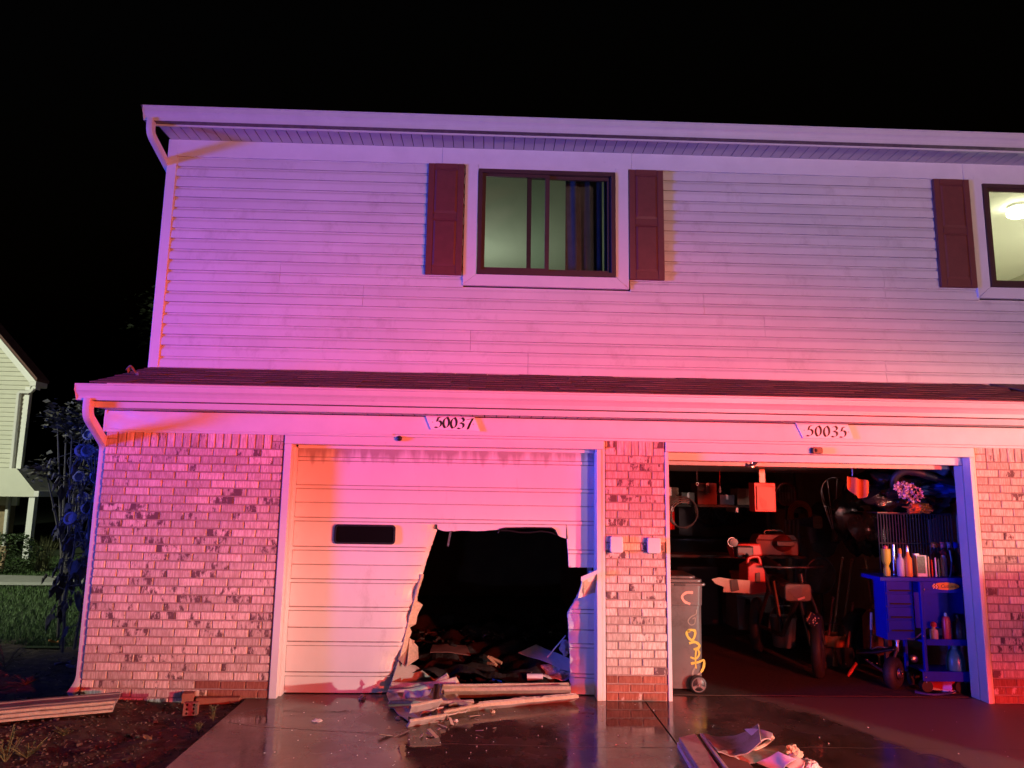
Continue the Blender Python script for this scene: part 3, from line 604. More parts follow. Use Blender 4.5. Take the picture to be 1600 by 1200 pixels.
# window lights of the door
def rrect(x0, x1, z0, z1, r, n=5):
    out = []
    for cx, cz, a0_ in ((x1-r, z1-r, 0), (x0+r, z1-r, 90), (x0+r, z0+r, 180), (x1-r, z0+r, 270)):
        for k in range(n+1): a = R_(a0_+90*k/n); out.append((cx+r*math.cos(a), cz+r*math.sin(a)))
    return out
p, q = at(523, 819, .135), at(617, 851, .135)
wl_ = part('door_window', MB().exy(rrect(p.x+.014, q.x-.014, q.z+.014, p.z-.014, .02), .137, .1485), mat('dark_pane', (.006, .006, .006), .08, 0, .1, 4), gd)
o_, i_ = rrect(p.x, q.x, q.z, p.z, .032), rrect(p.x+.016, q.x-.016, q.z+.016, p.z-.016, .02); mb = MB(); k = len(o_)
for i in range(k):
    j = (i+1) % k; A, B, C_, D = o_[i], o_[j], i_[j], i_[i]
    mb.quad((A[0], .128, A[1]), (B[0], .128, B[1]), (C_[0], .128, C_[1]), (D[0], .128, D[1])); mb.quad((A[0], .128, A[1]), (B[0], .128, B[1]), (B[0], .1495, B[1]), (A[0], .1495, A[1])); mb.quad((D[0], .128, D[1]), (C_[0], .128, C_[1]), (C_[0], .1365, C_[1]), (D[0], .1365, D[1]))
part('window_gasket', mb, BLK, wl_)
pts = [at(px, py, .14) for px, py in ((778, 833), (781, 827), (790, 825), (830, 824.5), (862, 825), (868, 829), (868.5, 836), (862, 832.5), (845, 830), (830, 832), (812, 832), (795, 829), (783, 829))]
part('window_gasket', MB().tube(pts, .0065, 6), BLK, gd, smooth=True)
mb = MB(); a = at(704, 830, .17); mb.box(-.008, .010, -.003, .003, -.13, 0, Matrix.Translation(a) @ Matrix.Rotation(.16, 4, 'Y')); part('hanging_strip', mb, STEEL, gd)
# bent corner of the door beside the right jamb
def patch(c00, c10, c11, c01, nu=10, nv=6, amp=0., freq=9, seed=0, rib=0.):
    A, B, C2, D = [Vector(c) for c in (c00, c10, c11, c01)]; nrm = (B-A).cross(D-A).normalized(); mb = MB()
    def f(u, v):
        p = (A*(1-u)+B*u)*(1-v)+(D*(1-u)+C2*u)*v
        return p+nrm*(amp*mnoise.noise((p.x*freq, p.y*freq, p.z*freq+seed))+rib*(1 if (v*4 % 1) > .8 else 0))
    return mb.grid(f, nu, nv)
def P(px, py, Y): return at(px, py, Y)
part('bent_flap', patch(P(903, 935, .10), P(932, 925, .13), P(935, 893, .0), P(911, 905, -.02), 10, 8, .012, 12), DOORW, gd, smooth=True, solid=.012)
part('bent_flap', patch(P(908, 908, -.02), P(934, 896, -.04), P(934, 890, -.04), P(908, 901, -.02), 6, 3), DOORW, gd, solid=.02)
part('bent_flap', patch(P(911, 909, .0), P(936, 895, .02), P(934, 925, .12), P(912, 930, .09), 6, 5, .006), FOAM, gd, smooth=True)
# torn foam edge along the left side of the hole
mb = MB(); pts = []
for i in range(30):
    z = .98-.93*i/29; x = hl(z); wdt = .012+.05*max(0, mnoise.noise((z*9, 2, 2)))+(.05 if .55 < z < .75 else 0)+(.02 if z < .5 else 0)
    pts.append((x, wdt, z))
for (x0, w0, z0), (x1, w1, z1) in zip(pts, pts[1:]): mb.quad((x0-.004, DY+.012, z0), (x0+w0, DY+.05, z0), (x1+w1, DY+.05, z1), (x1-.004, DY+.012, z1))
part('torn_foam', mb, FOAM, gd, solid=.012)
TANB = mat('tan_hardboard', (.42, .27, .18), .7, 0, .15, 14, .2, 90, scale=(4, 4, 1))
part('split_board', patch(P(622, 1030, .16), P(634, 1042, .12), P(648, 1001, .30), P(633, 994, .26), 6, 6, .01, 9), TANB, gd, solid=.01)
part('split_board', patch(P(636, 1041, .10), P(654, 1028, .18), P(653, 1010, .30), P(640, 996, .28), 6, 6, .008, 9, 4), FOAM, gd, solid=.008)
# raised door of the open garage
RZ = at(1100, 727.5, .25).z
rd = part('garage_door', MB().box(4.86, 7.51, .275, 2.5, RZ+.02, RZ+.06), mat('raised_door', (.50, .48, .47), .45, 0, .1, 3), H, bevel=.004, label='raised sectional door above the open garage')
part('bottom_rail', MB().box(4.86, 7.51, .25, .2745, RZ, RZ+.043), mat('pale_aluminium', (.22, .22, .22), .4, .3, .15, 5), rd, bevel=.003)
part('lift_handle', MB().tube([(5.62, .248, RZ+.02), (5.63, .225, RZ+.0), (5.68, .22, RZ+.015), (5.72, .22, RZ+.05)], .012, 8).box(5.665, 5.685, .235, .249, RZ-.01, RZ+.05), CHR, rd, smooth=True)
for x in (4.78, 7.60):
    part('track', MB().tube(bend([(x, .30, .02), (x, .26, 1.9), (x, .45, 2.1), (x, 2.6, 2.1)], .2), .02, 6), STEEL, rd)
# ------------------------------------------------------------------ house numbers
def ribbon(mb, pts, y, wid, pen=None, th=.004):
    """flat painted stroke in the XZ plane; pen = broad-nib angle, or None for a round brush"""
    n = len(mb.v)
    for i, (x, z) in enumerate(pts):
        if pen is not None: dx, dz = math.cos(pen)*wid, math.sin(pen)*wid
        else:
            a, b = pts[max(i-1, 0)], pts[min(i+1, len(pts)-1)]; l = math.hypot(b[0]-a[0], b[1]-a[1]) or 1
            q = wid*(.75+.4*mnoise.noise((x*30, z*30, 1))); dx, dz = -(b[1]-a[1])/l*q, (b[0]-a[0])/l*q
        mb.v += [(x-dx, y, z-dz), (x+dx, y, z+dz)]
    for i in range(len(pts)-1): a = n+2*i; mb.f.append((a, a+2, a+3, a+1))
DIG = {'5': [[(.22, .93), (.40, .92), (.56, 1.0)], [(.22, .93), (.13, .56)], [(.13, .56), (.34, .60), (.50, .40), (.42, .12), (.20, .0), (.0, .07)]],
       '0': [[(.30, .98), (.08, .72), (.06, .30), (.25, .02), (.47, .25), (.48, .68), (.30, .98)]],
       '3': [[(.08, .88), (.28, .99), (.46, .80), (.36, .60), (.18, .54), (.44, .42), (.44, .14), (.20, .0), (.0, .08)]],
       '7': [[(.06, .86), (.28, .90), (.56, .96)], [(.56, .96), (.36, .52), (.20, 0)], [(.18, .46), (.46, .56)], [(.58, .94), (.39, .52), (.24, 0)]]}
def plaque(label, quad, text):
    A, B, C2, D = [at(px, py, -.05) for px, py in quad]
    t = thing('house_number', label, 'sign', (A.x, -.04, C2.z), 'house number plaques over the garages')
    part('plate', MB().exy([(v.x, v.z) for v in (A, B, C2, D)], -.052, -.0335), mat('plaque_paint', (.90, .88, .84), .5, 0, .04, 6), t, bevel=.002)
    h = (A.z-D.z); x = D.x+(A.x-D.x)*.5+.062; step = (B.x-A.x-.10)/5
    for i, ch in enumerate(text):
        z0 = A.z+(B.z-A.z)*(i+.5)/5-h*.86; mb = MB()
        for st in DIG[ch]:
            sp = [(v.x, v.y) for v in smoothpath([(a, b, 0) for a, b in st], 6)]
            ribbon(mb, [(x+i*step+a*.104+b*.006, z0+b*.097) for a, b in sp], -.0528, .0105, R_(24))
        part('digit', mb, INK, t)
    for sx, c in ((x-.022, A), (x+5*step+.004, B)): part('nail', MB().lathe([(.0035, 0), (.002, .003)], (sx, -.0555, c.z-h*.5), 8, 'y'), INK, t)
plaque('white slanted plaque painted 50037 above the smashed garage door', ((664, 648), (741, 651.5), (750.5, 674), (673, 671)), '50037')
plaque('white slanted plaque painted 50035 above the open garage', ((1243, 660), (1325, 663), (1334, 686), (1255, 684.5)), '50035')
# small camera / sensor on each header
a = at(624, 685, -.03); t = thing('door_sensor', 'small round black sensor on the header above the smashed door', 'sensor', (a.x, -.012, a.z))
part('body', MB().lathe([(.012, 0), (.022, -.006), (.024, -.02), (.018, -.034), (.006, -.04)], (a.x, -.0125, a.z), 16, 'y'), BLK, t, smooth=True)
part('lens', MB().lathe([(.009, -.036), (.007, -.042)], (a.x, -.0125, a.z), 12, 'y'), mat('lens_glass', (.02, .02, .025), .05), t)
a = at(1276, 704, -.03); t = thing('door_camera', 'boxy black security camera on the header above the open garage', 'camera', (a.x, -.012, a.z))
part('body', MB().exy(rrect(a.x-.045, a.x+.045, a.z-.028, a.z+.028, .014), -.055, -.0125), BLK, t, bevel=.006)
part('lens', MB().lathe([(.014, 0), (.011, -.008)], (a.x-.018, -.0555, a.z), 14, 'y'), mat('lens_glass2', (.02, .02, .025), .05), t)
for k, (a, b, lab) in enumerate((((954, 838), (974, 864), 'white plastic outlet cover on the pier beside the smashed door'), ((1012, 840), (1033, 865), 'white plastic outlet cover on the pier beside the open garage'))):
    p, q = at(*a, -.05), at(*b, -.05); t = thing('outlet_cover', lab, 'outlet cover', (p.x, 0, q.z), 'white covers on the brick pier')
    part('lid', MB().exy(rrect(p.x, q.x, q.z, p.z, .018), -.052, -.012), WHT, t, bevel=.007); part('back_plate', MB().box(p.x+.006, q.x-.004, -.0118, -.002, q.z+.004, p.z-.004), WHT, t)
    part('hinge', MB().box(p.x+.03, q.x-.03, -.03, -.0125, q.z-.006, q.z-.0005), BLK, t)
p = at(129, 914, .35); t = thing('hose_box', 'small white box fixed to the side wall near the downspout', 'box', (p.x, .35, p.z)); part('box_body', MB().box(-.10, -.002, .30, .38, p.z-.05, p.z+.05), WHT, t, bevel=.008); part('box_cover', MB().box(-.112, -.1005, .307, .373, p.z-.043, p.z+.043), WHT, t, bevel=.003)
# ------------------------------------------------------------------ broken door pieces on the driveway
DEB = mat('debris_skin', (.52, .48, .43), .5, 0, .12, 7, .1, 120, dirt=((.20, .15, .11), 9, .50, .75))
OLV = mat('debris_edge', (.40, .34, .25), .7, 0, .2, 14, .3, 100, dirt=((.14, .1, .07), 12, .52, .7))
def chunk(name, label, c, s, m, seed, grp=None, sq=(1, 1, .7)):
    mb = MB(); bm = bmesh.new(); bmesh.ops.create_icosphere(bm, subdivisions=4, radius=1)
    for v in bm.verts:
        f = 1+.45*mnoise.noise(v.co*1.6+Vector((seed, 0, 0)))+.22*mnoise.noise(v.co*4+Vector((0, seed, 0)))+.10*mnoise.noise(v.co*11); v.co = Vector((v.co.x*f*s*sq[0], v.co.y*f*s*sq[1], v.co.z*f*s*sq[2]))+Vector(c)
    bm.verts.index_update(); mb.v = [tuple(v.co) for v in bm.verts]; mb.f = [tuple(v.index for v in f.verts) for f in bm.faces]; bm.free()
    o = part(name, mb, m)
    if label: tag(o, label, 'foam chunk' if 'foam' in name else 'debris', grp)
    return o
WFOAM = mat('white_foam', (.74, .70, .66), .85, 0, .1, 20, .8, 120)
def board(name, label, a, b, wid, th, roll=0., m=DEB, group='broken door boards by the hole', core=True, curve=0.):
    a, b = Vector(a), Vector(b); t = thing(name, label, 'board', tuple((a+b)/2), group) if label else None
    d = b-a; L = d.length; x = d.normalized(); s = Vector((0, 0, 1)).cross(x).normalized(); s = Matrix.Rotation(roll, 3, x) @ s; u = x.cross(s)
    prof_ = [(-.5, 0), (-.5, .7), (-.38, .7), (-.36, 1), (-.22, 1), (-.20, .7), (.22, .7), (.24, 1), (.38, 1), (.40, .7), (.5, .7), (.5, 0)]
    mb = MB(); ns = 8; n = len(mb.v); k = len(prof_)
    for i in range(ns+1):
        q = i/ns; c = a+d*q+u*(curve*math.sin(q*math.pi)+.004*mnoise.noise((q*5, L, 0)))
        e = (rnd.uniform(-.02, .02) if i in (0, ns) else 0)
        for pu, pv in prof_: mb.v.append(tuple(c+x*(e+(rnd.uniform(-.012, .012) if i in (0, ns) else 0))+s*(pu*wid)+u*(pv*th)))
    for i in range(ns):
        for j in range(k): A = n+i*k+j; B = n+i*k+(j+1) % k; mb.f.append((A, B, B+k, A+k))
    mb.f.append(tuple(n+j for j in range(k))[::-1]); mb.f.append(tuple(n+ns*k+j for j in range(k)))
    part('board_face', mb, m, t, bevel=.002)
    if core: part('foam_edge', MB().prism([(-.49*wid, .002), (-.49*wid, .55*th), (-.515*wid, .5*th), (-.515*wid, .1*th)], lambda p, tt: a+d*(.01+.98*tt)+s*p[0]+u*p[1]), FOAM, t)
    return t
def G(px, py, z): return at(px, py, None, z)
board('door_board', 'long pale door board lying foremost below the hole, with orange torn edge', G(745, 1108, .02), G(902, 1093, .02), .11, .045, -.5)
board('door_board', 'long olive grey door strip lying against the garage sill', G(692, 1086, .05), G(893, 1083, .07), .12, .05, -.7, OLV)
board('door_board', 'thin upper door strip lying along the sill behind the others', G(690, 1078, .10), G(886, 1075, .08), .10, .03, -.8, OLV)
board('door_board', 'short lavender grooved door offcut resting on top of the heap', G(640, 1110, .10), G(690, 1100, .12), .10, .03, -.75)
board('door_board', 'short grooved door offcut lying at the front tip of the heap', G(643, 1133, .015), G(694, 1124, .02), .10, .03, -.75)
board('door_board', 'grooved door strip lying under the lavender offcut', G(612, 1104, .03), G(742, 1103, .045), .12, .035, -.6, OLV)
board('door_board', 'splintered door strip lying between the offcuts', G(690, 1118, .02), G(762, 1104, .03), .09, .03, -.6, OLV)
board('door_board', 'dark upright bracket board crossing the heap', G(683, 1072, .13), G(679, 1118, .02), .05, .03, .2, BRFR)
t = thing('torn_door_sheet', 'folded sheet of torn garage door fanned out on the wet concrete', 'door sheet', tuple(G(650, 1105, 0)))
def fan(u, v):
    a = at(604, 1085, None, .004)*(1-u)+at(641, 1131, None, .004)*u; b = at(690, 1066, None, .04)*(1-u)+at(735, 1112, None, .02)*u
    p = a*(1-v)+b*v; e = math.sin(u*math.pi)*.05*(1-v); p = p+Vector((-e*.8, -e*.2, 0))
    return p+Vector((0, 0, .012+.03*v*(1-u)+.012*mnoise.noise((p.x*7, p.y*7, 0))+(.008 if (v*5 % 1) > .75 else 0)))
part('sheet', MB().grid(fan, 24, 24), DEB, t, solid=.006)
part('folded_lip', patch(G(604, 1084, .01), P(615, 1060, .14), P(680, 1064, .30), G(694, 1078, .06), 16, 10, .012, 9, 3, .008), OLV, t, solid=.006)
part('folded_lip', patch(P(612, 1066, .12), P(622, 1034, .15), P(650, 1040, .28), P(681, 1063, .30), 14, 8, .008, 14, 6), mat('grey_inner_skin', (.30, .27, .24), .6, 0, .1, 30, scale=(1, 1, 6)), t, solid=.005)
part('foam_strip', MB().tube([P(612, 1069, .08), P(650, 1071, .06), P(680, 1068, .05), P(700, 1056, .04)], [.018, .022, .02, .026], 8), FOAM, t, smooth=True)
part('foam_strip', MB().tube([P(606, 1080, .04), P(640, 1079, .03), P(690, 1068, .02), P(712, 1063, .02), P(716, 1070, .0)], [.012, .016, .024, .03, .018], 8), mat('white_sealant', (.66, .60, .48), .7, 0, .1, 20, .5, 90), t, smooth=True)
for k, (cs, lab, m) in enumerate((((G(628, 1092, .05), G(668, 1088, .10), G(676, 1078, .16), G(634, 1080, .10)), 'crumpled pale metal skin on the left of the heap', DEB), ((G(700, 1108, .02), G(740, 1104, .05), G(736, 1096, .10), G(702, 1098, .08)), 'crumpled olive metal strip in the middle of the heap', OLV), ((G(790, 1102, .02), G(850, 1094, .03), G(852, 1088, .08), G(796, 1092, .07)), 'creased thin strip under the foremost board', DEB), ((G(655, 1122, .01), G(690, 1112, .03), G(694, 1104, .07), G(660, 1112, .05)), 'crumpled torn metal near the front tip of the heap', DEB))):
    tag(part('crumpled_skin', patch(*cs, 18, 12, .035, 16, k*3.1), m, solid=.003), lab, 'metal scrap', 'crumpled door skin in the heap')
for k, (px, py, lab) in enumerate(((622, 1122, 'tan foam lump on the concrete left of the front tip of the heap'), (712, 1126, 'white foam lump on the concrete right of the front offcut'), (770, 1112, 'tan foam lump just below the foremost long board'))): chunk('foam_chunk', lab, G(px, py, .008), .017, WFOAM if k == 1 else FOAM, k*2.3, 'foam lumps by the heap')
# piece in front of the open garage
t = thing('door_panel_piece', 'snapped garage door panel with a curled torn edge lying on the driveway', 'door panel', tuple(G(1130, 1170, 0)))
z = .07
part('panel_strip', MB().prism([(0, 0), (1, 0), (1, 1), (0, 1)], lambda p, t_: (lambda q: Vector((q.x, q.y, q.z-.035*t_)))((G(1061, 1152, z)*(1-p[0])+G(1086, 1146, z)*p[0])*(1-p[1])+(G(1108, 1225, z)*(1-p[0])+G(1140, 1222, z)*p[0])*p[1])), DEB, t, bevel=.003)
part('panel_strip', MB().prism([(0, 0), (1, 0), (1, 1), (0, 1)], lambda p, t_: (lambda q: Vector((q.x, q.y, q.z-.03*t_)))((G(1058, 1160, z-.04)*(1-p[0])+G(1064, 1157, z-.04)*p[0])*(1-p[1])+(G(1098, 1228, z-.04)*(1-p[0])+G(1108, 1226, z-.04)*p[0])*p[1])), WHT, t)
part('groove', MB().quad(G(1088, 1147, z-.02), G(1094, 1147, z-.02), G(1150, 1222, z-.02), G(1141, 1222, z-.02)), mat('dark_groove', (.07, .045, .035), .8), t)  # darker strip along the groove
part('panel_strip', MB().prism([(0, 0), (1, 0), (1, 1), (0, 1)], lambda p, t_: (lambda q: Vector((q.x, q.y, q.z-.035*t_)))((G(1094, 1146, z)*(1-p[0])+G(1097, 1146, z)*p[0])*(1-p[1])+(G(1150, 1222, z+.01)*(1-p[0])+G(1155, 1222, z+.01)*p[0])*p[1])), WHT, t)
TORN = mat('torn_grey_skin', (.34, .30, .27), .6, 0, .2, 6, .2, 80, dirt=((.14, .10, .08), 8, .5, .7))
def curl(u, v):
    a = (G(1097, 1147, z)*(1-u)+at(1186, 1137, None, .13)*u); b = (G(1122, 1176, z)*(1-u)+G(1190, 1165, .14)*u); p = a*(1-v)+b*v
    return p+Vector((0, 0, .05*max(0, u-.6)**1.0-.05*math.sin(u*math.pi)*.9+.008*mnoise.noise((p.x*12, p.y*12, 0))+.015*mnoise.noise((u*3, v*14, 4))*(1 if u > .9 or v > .9 else .2)))
part('curled_skin', MB().grid(curl, 26, 16), TORN, t, smooth=True, solid=.007)
def curl2(u, v):
    a = G(1163, 1139, .13)*(1-u)+G(1207, 1146, .16)*u; b = G(1186, 1160, .12)*(1-u)+G(1205, 1155, .15)*u; p = a*(1-v)+b*v; return p+Vector((0, 0, .015*math.sin(u*3)))
part('curled_tip', MB().grid(curl2, 10, 8), WHT, t, smooth=True, solid=.008)
part('foam_edge', MB().tube(smoothpath([G(1150, 1175, .045), G(1178, 1171, .06), G(1197, 1162, .09), G(1208, 1152, .15)], 5), [.006]*5+[.011]*11, 7), FOAM, t, smooth=True)
part('curled_skin', patch(G(1122, 1177, .06), G(1185, 1168, .05), G(1240, 1190, .06), G(1170, 1192, .02), 18, 12, .02, 8, 5), TORN, t, smooth=True, solid=.006)
part('curled_skin', patch(G(1180, 1170, .04), G(1222, 1166, .05), G(1246, 1186, .07), G(1212, 1190, .05), 14, 10, .02, 8, 8), mat('tan_torn_skin', (.42, .30, .22), .7, 0, .2, 8), t, smooth=True, solid=.006)
part('panel_strip', patch(G(1124, 1178, .04), G(1170, 1194, .02), G(1215, 1235, .02), G(1150, 1235, .02), 8, 6, .005), mat('maroon_inner', (.16, .07, .06), .6, 0, .2, 6), t, solid=.006)
for k, (cs, lab) in enumerate((((G(1183, 1192, .03), G(1216, 1174, .13), G(1243, 1186, .11), G(1214, 1206, .02)), 'folded white panel scrap standing at the torn end of the driveway panel'), ((G(1226, 1200, .02), G(1236, 1180, .08), G(1258, 1190, .07), G(1252, 1210, .02)), 'crumpled white panel scrap to the right of the folded one'))):
    tag(part('panel_scrap', patch(*cs, 16, 12, .03, 11, 4+k*5), WHT, solid=.006), lab, 'panel scrap', 'white scraps on the driveway')
chunk('foam_chunk', 'tan ragged foam chunk behind the white foam on the driveway', G(1238, 1178, .05), .055, FOAM, 8, sq=(1, .7, .9)); chunk('foam_chunk', 'white foam chunk lying apart to the right of the driveway panel', G(1266, 1200, .03), .06, WFOAM, 13)
chunk('foam_chunk', 'small white foam crumb on the wet concrete below the intact door half', G(496, 1126, .008), .024, WFOAM, 5, sq=(1.3, .7, .5)); chunk('foam_chunk', 'grey clump of grit against the bottom of the door', G(566, 1090, .01), .03, TORN, 6)
mb = MB()
for k in range(120):
    px, py = (rnd.gauss(640, 120), rnd.uniform(1093, 1190)) if k % 2 else (rnd.uniform(420, 1590), rnd.uniform(1100, 1199))
    p = G(px, py, .003); s = rnd.uniform(.001, .0034)
    if p.x < 1.4: continue
    mb.box(-s*1.4, s*1.4, -s, s, 0, s, Matrix.Translation(p) @ Matrix.Rotation(rnd.uniform(0, 6), 4, 'Z'))
sh = MB()
for k in range(34):
    px, py = rnd.gauss(680, 60), rnd.uniform(1086, 1150); p = G(px, py, rnd.uniform(.004, .02)); l_ = rnd.uniform(.012, .06)
    if p.y > .1 or p.x < 2.2: continue
    sh.box(-l_, l_, -l_*rnd.uniform(.12, .4), l_*.2, -.0015, .0015, Matrix.Translation(p) @ Matrix.Rotation(rnd.uniform(0, 6), 4, 'Z') @ Matrix.Rotation(rnd.uniform(-.5, .5), 4, 'X') @ Matrix.Rotation(rnd.uniform(-.3, .3), 4, 'Y'))
stuff(tag(part('door_shards', sh, mat('shard_mix', (.40, .33, .27), .6, 0, .2, 20, island=.6)), 'thin splinters and slivers of broken door around the heap', 'splinters'))
stuff(tag(part('foam_crumbs', mb, WFOAM), 'tiny white foam crumbs scattered over the wet driveway', 'crumbs'))
# boards on the garden bed at the left
ga = 'boards stacked on the garden bed'
def lboard(label, z, dx, dy, wid, m):
    a, b = G(-60, 1126, .02)+Vector((dx, dy, z)), G(183+dx*0, 1104, .02)+Vector((dx*.3, dy, z)); board('stacked_board', label, a, b, wid, .026, 0, m, ga)
lboard('bottom pale board of the stack lying on the garden bed', .0, 0, -.02, .24, DEB); lboard('middle pale board of the stack lying on the garden bed', .03, .0, -.012, .24, DEB); lboard('top dusty ribbed board of the stack lying on the garden bed', .06, 0.0, 0, .25, mat('dusty_board', (.30, .25, .23), .65, 0, .15, 7, dirt=((.12, .08, .07), 6, .5, .6)))
# loose perforated brick leaning on another
def holed(c, rz, rx):
    mb = MB(); lx, lz, d = .10, .092, .06
    cells = [(i, j) for i in range(2) for j in range(3)]; cw, ch = lx/2, lz/3
    for i, j in cells:
        cx, cz = -lx/2+cw*(i+.5), -lz/2+ch*(j+.5); r = .0095; N_ = 8
        sq = [(cx+cw/2*max(-1, min(1, 1.42*math.cos(R_(45*k)))), cz+ch/2*max(-1, min(1, 1.42*math.sin(R_(45*k))))) for k in range(N_)]; ci = [(cx+r*math.cos(R_(45*k)), cz+r*math.sin(R_(45*k))) for k in range(N_)]
        for k in range(N_):
            l = (k+1) % N_; mb.quad((sq[k][0], 0, sq[k][1]), (sq[l][0], 0, sq[l][1]), (ci[l][0], 0, ci[l][1]), (ci[k][0], 0, ci[k][1])); mb.quad((ci[k][0], 0, ci[k][1]), (ci[l][0], 0, ci[l][1]), (ci[l][0], .05, ci[l][1]), (ci[k][0], .05, ci[k][1]))
        mb.poly([(x, .05, zz) for x, zz in ci])
    for q in (((-lx/2, -lz/2), (lx/2, -lz/2)), ((lx/2, -lz/2), (lx/2, lz/2)), ((lx/2, lz/2), (-lx/2, lz/2)), ((-lx/2, lz/2), (-lx/2, -lz/2))): mb.quad((q[0][0], 0, q[0][1]), (q[1][0], 0, q[1][1]), (q[1][0], d, q[1][1]), (q[0][0], d, q[0][1]))
    mb.quad((-lx/2, d, -lz/2), (lx/2, d, -lz/2), (lx/2, d, lz/2), (-lx/2, d, lz/2))
    M = Matrix.Translation(c) @ Matrix.Rotation(rz, 4, 'Z') @ Matrix.Rotation(rx, 4, 'X'); mb.v = [tuple(M @ Vector(v)) for v in mb.v]; return mb
RB2 = mat('loose_brick', (.34, .12, .08), .9, 0, .25, 18, .5, 120, dirt=((.10, .06, .04), 9, .5, .6))
c = G(296, 1119, -.02); tag(part('loose_brick', holed(c+Vector((0, 0, .05)), .12, -.1), RB2), 'loose red brick showing six holes at the foot of the wall', 'brick', 'loose bricks by the wall')
c = G(292, 1098, -.02); tag(part('loose_brick', MB().box(-.045, .045, -.05, .05, 0, .075, Matrix.Translation(c+Vector((0, .03, .0))) @ Matrix.Rotation(.2, 4, 'Z')), RB2, bevel=.004), 'loose brick standing behind the one with holes', 'brick', 'loose bricks by the wall')
c = G(340, 1098, -.02); tag(part('loose_brick', MB().box(-.17, .17, -.035, .03, 0, .05, Matrix.Translation(c+Vector((0, .02, -.01))) @ Matrix.Rotation(.1, 4, 'Z')), RB2, bevel=.006), 'half buried brick edging running to the driveway corner', 'brick', 'loose bricks by the wall')
# ------------------------------------------------------------------ inside the open garage
def box_M(c, rz=0, rx=0, ry=0): return Matrix.Translation(c) @ Matrix.Rotation(rz, 4, 'Z') @ Matrix.Rotation(rx, 4, 'X') @ Matrix.Rotation(ry, 4, 'Y')
def wheel(mb, c, R, r, rz, n=36, m=8, tilt=0):
    M = box_M(c, rz, tilt); b0 = len(mb.v)
    for i in range(n):
        a = 2*math.pi*i/n
        for k in range(m):
            b = 2*math.pi*k/m; rr_ = R+r*math.cos(b); mb.v.append(tuple(M @ Vector((rr_*math.cos(a), r*math.sin(b), rr_*math.sin(a)))))
    for i in range(n):
        for k in range(m): A = b0+i*m+k; B = b0+i*m+(k+1) % m; C2 = b0+((i+1) % n)*m+(k+1) % m; D = b0+((i+1) % n)*m+k; mb.f.append((A, B, C2, D))
    return mb
def spokes(mb, c, R, rz, n=16, tilt=0, hub=.02):
    M = box_M(c, rz, tilt)
    for i in range(n): a = 2*math.pi*i/n; mb.tube([M @ Vector((math.cos(a+.3)*hub, (.02 if i % 2 else -.02), math.sin(a+.3)*hub)), M @ Vector((math.cos(a)*R, 0, math.sin(a)*R))], .0015, 4, caps=False)
    return mb
mb = MB(); mb.grid(lambda u, v: (4.86+2.62*u, .19+2.6*v, .004+.004*mnoise.noise((u*9, v*9, 0))), 40, 40); tag(part('floor_mat', mb, mat('worn_carpet', (.055, .035, .028), .95, 0, .4, 30, .9, 300), solid=.008), 'worn dark carpet covering the open garage floor', 'carpet')
# wheeled bin
GB = mat('bin_plastic', (.13, .12, .12), .28, 0, .15, 3, .1, 200, dirt=((.05, .035, .03), 5, .5, .6)); DK2 = mat('bin_dark', (.03, .03, .03), .4)
bx0, bx1, by0, by1 = 4.70, 5.195, .25, .78
t = thing('wheeled_bin', 'grey wheeled rubbish bin with yellow scrawl just inside the garage', 'bin', (4.95, .5, 0))
mb = MB(); prof_b = [(.02, .045), (.0, .10), (-.006, .80), (-.012, .92)]
def rr(x0, x1, y0, y1, r=.05, n=4): return rrect(x0, x1, y0, y1, r, n)
rings = [(rr(bx0+.05, bx1-.012, by0+.03, by1-.05), .03), (rr(bx0+.03, bx1-.009, by0+.015, by1-.03), .28), (rr(bx0+.012, bx1-.008, by0+.004, by1-.01), .73), (rr(bx0+.010, bx1-.004, by0-.004, by1), .735), (rr(bx0+.004, bx1, by0-.012, by1+.004), .91)]
n = len(rings[0][0]); base = 0
for rg, zz in rings: mb.v += [(x, y, zz) for x, y in rg]
for i in range(len(rings)-1):
    for k in range(n): a = i*n+k; b = i*n+(k+1) % n; mb.f.append((a, b, b+n, a+n))
mb.f.append(tuple(range(n))[::-1]); part('bin_body', mb, GB, t, smooth=True)
part('rim', MB().exz(rr(bx0-.012, bx1+.016, by0-.03, by1+.02, .03), .905, .93), GB, t, bevel=.006)
part('lid', MB().exz(rr(bx0-.004, bx1-.01, by0-.022, by1+.03, .04), .932, .962).exz(rr(bx0+.03, bx1-.05, by0+.02, by1-.02, .06), .962, .985), GB, t, bevel=.008)
part('lid_handle', MB().box(4.93, 5.03, by0-.036, by0-.022, .905, .925), DK2, t, bevel=.004)
wc = (5.125, .262, .078)
wh = part('wheel', MB().lathe([(.066, -.005), (.072, .0), (.072, .04), (.066, .045), (.055, .046), (.055, .03), (.015, .03), (.015, -.002), (.055, -.002)][::1], (wc[0], wc[1]-.045, wc[2]), 32, 'y'), BLK, t, smooth=True)
hub = MB().lathe([(.014, -.012), (.014, .01)], (wc[0], wc[1]-.05, wc[2]), 16, 'y')
for k in range(3):
    a = R_(90+120*k); M = Matrix.Translation((wc[0], wc[1]-.05, wc[2])) @ Matrix.Rotation(-a, 4, 'Y'); hub.prism([(.008, -.006), (.052, -.013), (.052, .013), (.008, .006)], lambda p, tt: M @ Vector((p[0], -.006+.012*tt, p[1])))
hub = wheel(hub, (wc[0], wc[1]-.05, wc[2]), .057, .005, 0, 32, 6)
part('hub', hub, mat('hub_grey', (.16, .15, .15), .35, 0, .1, 20), wh); part('axle_cap', MB().lathe([(.007, -.018), (.005, -.022)], (wc[0], wc[1]-.05, wc[2]), 12, 'y'), CHR, wh)
